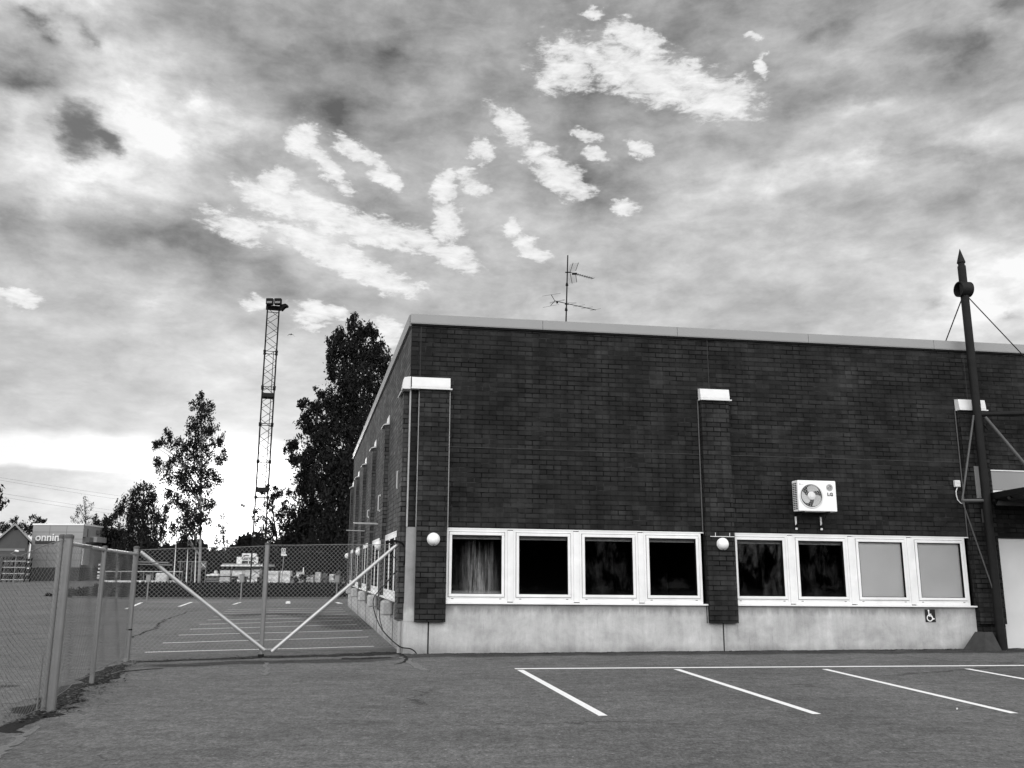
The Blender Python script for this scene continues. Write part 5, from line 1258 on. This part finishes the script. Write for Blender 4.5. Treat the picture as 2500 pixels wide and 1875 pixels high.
# kiosk
YK = 104; P = at(605, 1424, YK); P.z = 0
s = thing('garden_kiosk', 'white garden shop kiosk with a wide flat canopy and stepped sign board', 'kiosk', P)
K_ = lambda x, y: at(x, y, YK)
def kb_(mb, x0, y0, x1, y1, d0, d1, bev=.01):
    a, b = K_(x0, y1), K_(x1, y0); mb.box(WT, a.x, b.x, YK + d0, YK + d1, a.z, b.z, bev)
m = MB(); kb_(m, 577, 1359.5, 589.9, 1377, 0, .4); kb_(m, 590, 1351, 626, 1369, -.02, .42); kb_(m, 615, 1359.5, 629, 1372, .05, .4); m.build('sign_board', SIGNW, s)
m = MB(); kb_(m, 583.5, 1369.4, 626, 1377, .1, .12); m.build('upper_window', pm('kiosk_window', .02, .3), s)
m = MB(); kb_(m, 589, 1369.2, 590.2, 1377, .04, .10, 0); kb_(m, 605, 1369.2, 607, 1377, .04, .10, 0); kb_(m, 620, 1369.2, 629, 1377, .04, .10, 0); m.build('window_post', SIGNW, s)
m = MB(); kb_(m, 555, 1379.7, 654, 1382.7, -2.4, 3); m.build('canopy_roof', SIGNW, s)
m = MB(); kb_(m, 557, 1376.6, 654, 1379.3, -2.2, 3, .02); m.build('canopy_edge', pm('canopy_grey', .30, .6), s)
m = MB(); kb_(m, 571, 1383, 573.2, 1425, -1.2, -1.0, 0); kb_(m, 640, 1383, 642, 1425, -1.2, -1.0, 0); m.build('canopy_post', SIGNW, s)
m = MB(); kb_(m, 573.5, 1383, 640, 1393, 0, 2.5); kb_(m, 573.5, 1393.2, 640, 1425, .3, 2.4); m.build('wall', pm('kiosk_wall', .16, .7, .1, 2), s)
cc = K_(608, 1363); place_text('Garden', 'sign_lettering', 1.0 * YK / 104 * .52, .03, lambda a, b, c: Vector((cc.x + a, YK - .05 - c, cc.z + b)), SIGND, s, .012, 1.0, 1.05)
m = MB(); kb_(m, 595, 1355.2, 608, 1357.4, -.05, -.03, 0); m.build('small_sign_line', SIGND, s)
# wrapped pallets
def wrapped(x0, y0, x1, y1, Yq, label, seed, base=True):
    a, b = at(x0, y1, Yq), at(x1, y0, Yq); cxp = (a.x + b.x) / 2; z0_ = 0.0; wd = b.x - a.x; h = b.z; P = Vector((cxp, Yq + .5, 0)); rr = random.Random(seed)
    s = thing('wrapped_pallet', label, 'pallet', P, 'plastic-wrapped pallet stacks in the yard')
    m = MB(); nx, nz, dep = 6, 8, 1.0; hb = .14
    def pt(i, k, side):
        f, t = i / nx, k / nz; bulge = .035 * math.sin(t * nz * math.pi / 1.0 * .5 + seed) + rr.uniform(-.02, .02); sh = (1 - .07 * t ** 3)
        return (f - .5) * wd * sh, bulge, hb + (h - hb) * t + (rr.uniform(-.04, .02) if k == nz else 0)
    ring_ = []
    for k in range(nz + 1):
        row = []
        for i in range(nx): x, bu, z = pt(i, k, 0); row.append(Vector((cxp + x, Yq - bu, z)))
        for i in range(4): row.append(Vector((cxp + wd / 2 * (1 - .07 * (k / nz) ** 3) + rr.uniform(-.02, .02), Yq + dep * i / 4, pt(0, k, 0)[2])))
        for i in range(nx): x, bu, z = pt(nx - i, k, 0); row.append(Vector((cxp + x, Yq + dep + bu, z)))
        for i in range(4): row.append(Vector((cxp - wd / 2 * (1 - .07 * (k / nz) ** 3) + rr.uniform(-.02, .02), Yq + dep * (1 - i / 4), pt(0, k, 0)[2])))
        ring_.append(row)
    n_ = len(ring_[0]); m.add([p for r in ring_ for p in r], [(k * n_ + i, k * n_ + (i + 1) % n_, (k + 1) * n_ + (i + 1) % n_, (k + 1) * n_ + i) for k in range(nz) for i in range(n_)] + [tuple(range(nz * n_, nz * n_ + n_))])
    m.build('wrapped_load', PALP, s)
    m = MB(); m.box(WT, cxp - wd / 2, cxp + wd / 2, Yq, Yq + dep, .11, .137); 
    for k in range(3): m.box(WT, cxp - wd / 2 + k * (wd - .1) / 2, cxp - wd / 2 + .1 + k * (wd - .1) / 2, Yq, Yq + dep, 0, .108)
    m.build('pallet_base', WOODP, s)
pal = [(535, 1393, 562, 99, 'large wrapped pallet stack at the left end, behind the trailer'), (565, 1393, 592, 98.6, 'wrapped pallet stack with a dark right edge left of the tower legs'),
       (594, 1392, 611, 99.4, 'narrow wrapped pallet stack touching the left tower leg'), (613, 1391, 634, 99, 'tall wrapped pallet stack seen between the tower legs'), (640, 1391, 650, 98.6, 'very narrow tall wrapped stack right of the tower'),
       (652, 1394, 680, 99, 'rumpled wrapped stack half hidden by the gate centre stile'), (683, 1393.5, 709, 98.6, 'wide pale wrapped stack behind the crossing sign pole'), (710, 1405, 721, 99.2, 'low wrapped stack in the gap beside the wide pale stack'),
       (722, 1396, 739, 98.6, 'wrapped stack with an upright white board right of the crossing sign'), (747, 1404, 765, 99, 'short wrapped stack among the plants'), (768, 1397, 780, 98.6, 'slim upright wrapped stack near the plants'), (803, 1402, 816, 99.3, 'small wrapped stack nearest the building side')]
for i, (x0, y0, x1, Yq, lb) in enumerate(pal): wrapped(x0, y0, x1, 1424, Yq, lb, 30 + i)
P = at(739, 1424, 98.4); m = MB(); P.z = 0; zt_b = at(739, 1385.5, 98.4).z; m.box(WT, P.x - .05, P.x + .05, 98.36, 98.42, 0, zt_b); tag(m.build('white_board', SIGNW, origin=P), 'tall thin white board standing upright among the pallet stacks', 'board')
P = at(779, 1424, 98.3); P.z = 0; m = MB(); m.box(WT, P.x - .06, P.x + .06, 98.26, 98.34, 0, at(779, 1400, 98.3).z); tag(m.build('white_board', SIGNW, origin=P), 'short white board leaning by the slim wrapped stack', 'board')
# potted plants in the yard
rng = np.random.default_rng(44)
for i, (x, y, lb) in enumerate(((736, 1412, 'dark bushy potted plant in front of the white board'), (716, 1419, 'low potted plant before the low wrapped stack'), (757, 1398, 'upright potted conifer behind the short wrapped stack'), (791, 1408, 'leafy potted plant between the slim and small stacks'), (824, 1408, 'pale-leaved potted plant closest to the building'), (838, 1400, 'taller potted shrub at the right end of the yard'))):
    Yq = 97.6; P = at(x, 1424, Yq); P.z = 0; s = thing('potted_plant', lb, 'plant', P, 'potted plants in the yard')
    zt_p = at(x, y, Yq).z; q = leaves([(P.x, P.y, zt_p)], [(.35, .35, .45)], [260], .10, rng, 1.2); q = q[q[:, :, 2].min(axis=1) > .1]
    o = fast_mesh('foliage', q - np.array(P, dtype=np.float32), pm('pale_leaf', .12, .7, .6, 8) if i in (3, 4) else LEAF); o.parent = s
    m = MB(); m.lathe(P, (0, 0, 1), [(0, 0), (0, .16), (.3, .22), (.3, 0)], 10); m.tube(P + Vector((0, 0, .3)), Vector((P.x, P.y, zt_p)), .03, n=5); m.build('pot', pm('pot_grey', .2, .8), s)
# trailer with a load of bags
Yq = 93.0; a, b = at(503, 1424, Yq), at(562, 1424, Yq); P = Vector(((a.x + b.x) / 2, Yq, 0))
s = thing('flatbed_trailer', 'low dark flatbed trailer with slatted grey sides on the yard edge', 'trailer', P)
z0_, z1_ = .32, .78
m = MB(); m.box(WT, a.x, b.x + .05, Yq, Yq + 1.8, z1_, z1_ + .10); m.box(WT, b.x, at(606, 1416, Yq).x, Yq + .8, Yq + .95, z1_ - .25, z1_ - .12); m.build('deck', BLACK, s)
m = MB()
for k in range(3): m.box(WT, a.x, b.x - .1, Yq - .03, Yq, z0_ + k * .16, z0_ + .07 + k * .16, .01)
m.build('side_slats', pm('trailer_grey', .16, .6, .4, 3), s)
for x in (570, 594):
    c = at(x, 1420, Yq); m = MB(); m.lathe((c.x, Yq - .05, .33), (0, 1, 0), [(0, 0), (0, .30), (.02, .33), (.25, .33), (.27, .30), (.27, 0)], 20); wh = m.build('wheel', BLACK, s)
    m = MB(); m.box(WT, c.x - .38, c.x + .38, Yq - .08, Yq + .3, .68, .86, .02); m.box(WT, c.x - .18, c.x + .18, Yq - .10, Yq - .082, .70, .73); m.build('mudguard', BLACK, wh)
for i, (x0, y0, x1, y1, lb) in enumerate(((505, 1411, 514, 1415, 'small pale bag lying at the left end of the trailer'), (514, 1406, 534, 1412, 'flattened white bag pile in the middle of the trailer load'), (524, 1398, 529, 1405, 'small upright white canister on top of the trailer load'))):
    a, b = at(x0, y1, Yq + .6), at(x1, y0, Yq + .6); m = MB(); zb0 = z1_ + .102 + (0 if i < 2 else .27); m.box(WT, a.x, b.x, Yq + .3, Yq + .9, zb0, zb0 + max(.16, (b.z - a.z)), .05)
    tag(m.build(('white_bag', 'white_bag', 'canister')[i], LGREY, origin=Vector((a.x, Yq + .5, zb0))), lb, ('bag', 'bag', 'canister')[i])
m = MB(); P = at(631, 1424, 91); P.z = 0; m.box(WT, P.x - .14, P.x + .14, 90.9, 91.1, 0, at(631, 1409, 91).z, .02); tag(m.build('dark_bollard', BLACK, origin=P), 'stubby black post standing between the lattice tower legs', 'bollard')
# rail barrier on the left
Yq = 99.0; a, b = at(255, 1424, Yq), at(443, 1424, Yq); P = Vector(((a.x + b.x) / 2, Yq, 0)); zt_ = at(400, 1395.5, Yq).z
s = thing('rail_barrier', 'long pale metal rail barrier with braced posts left of the flagpoles', 'barrier', P)
m = MB(); m.tube((a.x, Yq, zt_), (b.x, Yq, zt_), .055, n=6); m.build('top_rail', GALV_L, s)
m = MB(); m.box(WT, a.x, b.x, Yq - .1, Yq + .1, .12, .34, .02); m.build('bottom_beam', LGREY, s)
m = MB()
for f in (0, .2, .4, .5, .62, .75, .88, 1.0): x = a.x + (b.x - a.x) * f; m.tube((x, Yq, 0), (x, Yq, zt_), .04, n=6)
m.build('post', GALV, s)
m = MB()
for f in (.33, .58, .9): x = a.x + (b.x - a.x) * f; m.tube((x, Yq, zt_ - .1), (x + .8, Yq, .3), .025, n=5)
m.build('brace', GALV, s)
a, b = at(379, 1420, 97), at(409, 1399, 97); P = Vector(((a.x + b.x) / 2, 97, 0)); m = MB(); m.box(WT, a.x, b.x, 96.9, 97.6, 0, b.z, .09)
tag(m.build('concrete_block', pm('pale_block', .42, .8, .35, 3, .3, 6), origin=P), 'big pale blotchy block standing against the rail barrier', 'concrete block')
# engine-heater posts at the rear bays
for (x, lb) in ((358, 'grey socket post at the left end of the rear parking row'), (587, 'grey socket post just left of the gate centre stile'), (821, 'pale socket post nearest the building side wall')):
    P = gz(x, 1470); s = thing('socket_post', lb, 'socket post', P, 'engine heater socket posts on the rear parking row')
    m = MB(); m.tube(P, P + Vector((0, 0, 1.0)), .035, n=8); m.build('post', GALV, s)
    m = MB(); m.box(lambda a, b, c: P + Vector((a, b, c)), -.11, .11, -.07, .07, .96, 1.32, .02); bx = m.build('socket_box', pm('box_grey', .22, .6), s)
    m = MB(); m.box(lambda a, b, c: P + Vector((a, b, c)), -.13, .13, -.09, .09, 1.322, 1.35, .01); m.build('lid', STEEL_G, bx)
# warehouse with raised lettering
Yq = 119.0; s = thing('panel_warehouse', 'pale panel-clad warehouse with raised shop lettering and a dark brick base', 'building', at(130, 1418, Yq))
a, b = at(66, 1418, Yq), at(191, 1418, Yq); zt_ = at(66, 1282, Yq).z; zm = at(100, 1385, Yq).z; rx, ry = at(247, 1424, 128).x, 128.0
m = MB(); f0 = [Vector((a.x, Yq, zm)), Vector((b.x, Yq, zm)), Vector((rx, ry, zm)), Vector((a.x + 2, 150, zm))]
def wallbox(mb, z0_, z1_, ins=0.0, z1b=None):
    pts = [Vector((a.x + ins, Yq + ins, 0)), Vector((b.x - ins * .3, Yq + ins, 0)), Vector((rx - ins, ry + ins * .2, 0)), Vector((rx - 3, 150, 0)), Vector((a.x + ins, 150, 0))]
    n = len(pts); mb.add([p + Vector((0, 0, z0_)) for p in pts] + [p + Vector((0, 0, z1_)) for p in pts], [tuple(range(n, 2 * n))] + [(i, (i + 1) % n, (i + 1) % n + n, i + n) for i in range(n)])
wallbox(m, zm, zt_); recalc(m.build('wall', pm('panel_cladding', .24, .55, .08, .4), s))
m = MB(); wallbox(m, -.2, zm - .01, .05); recalc(m.build('brick_base', pm('far_brick', .05, .85, .2, 3), s))
m = MB(); wallbox(m, zt_ + .01, zt_ + .22, -.08); recalc(m.build('parapet', SIGNW, s))
m = MB()
for k in range(1, 6):
    z = zm + (zt_ - zm) * k / 6; m.box(WT, a.x + .02, b.x, Yq - .012, Yq - .002, z, z + .05)
for k in range(1, 3): x = a.x + (b.x - a.x) * k / 3; m.box(WT, x, x + .05, Yq - .013, Yq - .003, zm, zt_)
m.build('panel_joint', pm('joint_grey', .12, .7), s)
c = at(130, 1312.5, Yq); place_text('onninen', 'raised_lettering', 1.42, .12, lambda p, q_, r: Vector((c.x + p, Yq - .12 - r, c.z + q_)), SIGNW, s, .015, 1.0, 1.0)
a2, b2 = at(86, 1327.5, Yq), at(134, 1321, Yq); m = MB(); m.box(WT, a2.x, b2.x, Yq - .08, Yq - .01, a2.z, b2.z, .02); m.build('dark_sign_strip', pm('strip_dark', .05, .5), s)
sv = Vector((rx - b.x, ry - Yq, 0)).normalized(); sn = Vector((sv.y, -sv.x, 0))
SW = lambda p, q_, r: Vector((b.x, Yq, 0)) + sv * p + sn * r + Vector((0, 0, q_))
Ls = Vector((rx - b.x, ry - Yq, 0)).length
m = MB()
for (f0_, f1_, y0, y1) in ((.0, .05, 1293, 1313), (.55, .63, 1293, 1302), (.30, .36, 1312, 1324)): m.box(SW, Ls * f0_, Ls * f1_, at(200, y1, 122).z, at(200, y0, 122).z, .01, .5)
m.build('stair_frame', STEEL_G, s)
m = MB(); m.box(SW, Ls * .3, Ls * .75, at(215, 1325, 124).z, at(215, 1312, 124).z, .02, .9, .02); m.build('stair_cabin', pm('cabin', .30, .6, .1, 2), s)
m = MB(); m.box(SW, Ls * -.0, Ls * .7, at(205, 1329, 124).z, at(205, 1326, 124).z, .02, .5); m.build('stair_landing', STEEL_G, s)
m = MB(); m.box(SW, Ls * .02, Ls * .28, at(205, 1380, 122).z, at(205, 1340, 122).z, .02, .25); m.build('loading_shutter', pm('shutter', .36, .6, .1, 5), s)
# gabled building
Yq = 112.0; s = thing('gabled_building', 'dark gabled building with a pale verge board at the far left', 'building', at(20, 1418, Yq))
ap = at(37, 1282, Yq); er = at(70, 1318, Yq); xlf = ap.x - (er.x - ap.x) * 1.9; zl_ = ap.z - (er.z - ap.z) * -1.9
m = MB(); m.prism([(xlf, -.2), (er.x - .1, -.2), (er.x - .1, er.z), (ap.x, ap.z - .1), (xlf, ap.z - (ap.x - xlf) * (ap.z - er.z) / (er.x - ap.x) )], lambda p, q_, r: Vector((p - .52 * r, Yq + r, q_)), 0, 18); recalc(m.build('wall', pm('dark_render', .055, .85, .15, 1), s))
sl_ = (ap.z - er.z) / (er.x - ap.x)
m = MB(); m.prism([(er.x + .3, er.z - .3 * sl_), (er.x + .3, er.z - .3 * sl_ + .28), (ap.x, ap.z + .25), (xlf, ap.z + .25 - (ap.x - xlf) * sl_), (xlf, ap.z - .03 - (ap.x - xlf) * sl_), (ap.x, ap.z - .03)], lambda p, q_, r: Vector((p - .52 * r, Yq + r, q_)), -.35, 18.3); recalc(m.build('roof', pm('verge_grey', .20, .7), s))
m = MB(); p = at(39, 1292, Yq); m.box(WT, p.x - .18, p.x + .18, Yq - .06, Yq - .01, p.z - .1, p.z + .12); m.build('gable_vent', BLACK, s)
m = MB(); z_ = at(10, 1345, Yq).z; m.box(WT, xlf, er.x - .3, Yq - .05, Yq - .01, z_, z_ + .3); m.build('wall_band', pm('band_grey', .12, .8), s)
# storage rack in front of it
Yq = 106.0; a, b = at(2, 1424, Yq), at(58, 1424, Yq); zt_ = at(30, 1361, Yq).z; P = Vector(((a.x + b.x) / 2, Yq, 0))
s = thing('storage_rack', 'dark outdoor storage rack with pale shelves left of the thick fence post', 'rack', P)
m = MB()
for x in (a.x, a.x + (b.x - a.x) * .45, b.x):
    for yq_ in (Yq, Yq + 1.2): m.box(WT, x - .06, x + .06, yq_ - .06, yq_ + .06, 0, zt_)
m.build('upright', BLACK, s)
m = MB()
for k in range(4): z = zt_ * (k + .35) / 4; m.box(WT, a.x, b.x, Yq - .1, Yq + 1.3, z, z + .09)
m.build('shelf', pm('shelf_pale', .3, .7, .3, 2), s)
m = MB(); rr = random.Random(5)
for k in range(4):
    for j in range(3): x = a.x + .2 + j * .9; m.box(WT, x, x + .7, Yq + .1, Yq + 1.1, zt_ * (k + .35) / 4 + .095, zt_ * (k + .35) / 4 + rr.uniform(.3, .6), .03)
m.build('stored_goods', pm('goods_dark', .02, .8, .5, 2), s)
P = at(32, 1424, 104); P.z = 0; s = thing('yard_lamp', 'short lamp post with a small bright white head left of the rack', 'lamp post', P); hz_ = at(38, 1345, 104)
m = MB(); m.path([P, Vector((P.x, P.y, hz_.z - .5)), hz_ - Vector((.5, 0, .3)), hz_], .05, 6); m.build('post', GALV, s)
m = MB(); m.lathe(hz_ + Vector((.1, 0, 0)), (1, 0, -.2), [(-.15, 0), (-.15, .1), (.25, .12), (.3, 0)], 10); m.build('lamp_head', WHITE_D, s)
# striped post by the warehouse
Yq = 117.0; P = at(240, 1424, Yq); P.z = 0; s = thing('striped_post', 'black and white striped marker post at the warehouse corner', 'marker post', P); zt_ = at(240, 1376, Yq).z
m = MB(); m.box(WT, P.x - .2, P.x + .2, Yq, Yq + .3, 0, zt_); m.build('post', BLACK, s)
m = MB()
for y in (1379, 1388.5, 1397, 1405.5, 1411): z = at(240, y, Yq).z; m.box(WT, P.x - .23, P.x + .23, Yq - .02, Yq + .32, z - .09, z + .12, .01)
m.build('white_stripes', SIGNW, s)
# power lines
for i, (ya, yb, lb) in enumerate(((1170, 1222, 'uppermost faint power line crossing the left sky'), (1164, 1208, 'second faint power line crossing the left sky'), (1202, 1245, 'third faint power line crossing the left sky'), (1211, 1252, 'lowest faint power line crossing the left sky'))):
    a = at(-60, ya - 8, 170); b = at(900, yb + 50, 260); m = MB(); n = 16
    m.path([a.lerp(b, k / n) - Vector((0, 0, 2.0 * math.sin(math.pi * k / n))) for k in range(n + 1)], .016, 4)
    tag(m.build('power_line', STEEL_G, origin=a), lb, 'power line', 'thin overhead power lines')
# gull
Yq = 60.0; c = at(711, 818, Yq); m = MB()
wp = [at(702, 819.5, Yq - .3), at(706, 816.2, Yq - .15), at(711, 816.0, Yq), at(716, 817.5, Yq + .15), at(720.5, 822.5, Yq + .3)]
for i in range(4):
    p, q_ = wp[i], wp[i + 1]; w0 = .05 if i in (0, 3) else .07; d_ = Vector((-.1, 1, .05)).normalized() * w0; up_ = Vector((0, 0, .008)); wa = .3 if i == 0 else 1; wb = .3 if i == 3 else 1
    m.hexa([p - d_ * wa - up_, q_ - d_ * wb - up_, q_ + d_ * wb - up_, p + d_ * wa - up_, p - d_ * wa + up_, q_ - d_ * wb + up_, q_ + d_ * wb + up_, p + d_ * wa + up_])
bd = Vector((-.4, 1, -.05)).normalized(); m.path([wp[2] - bd * .16 - Vector((0, 0, .01)), wp[2] - bd * .1, wp[2] + Vector((0, 0, -.02)), wp[2] + bd * .12, wp[2] + bd * .2], [.008, .03, .04, .025, .02], 8)
tag(m.build('gull', STEEL_G, origin=c), 'small dark bird gliding right of the lattice tower', 'bird')
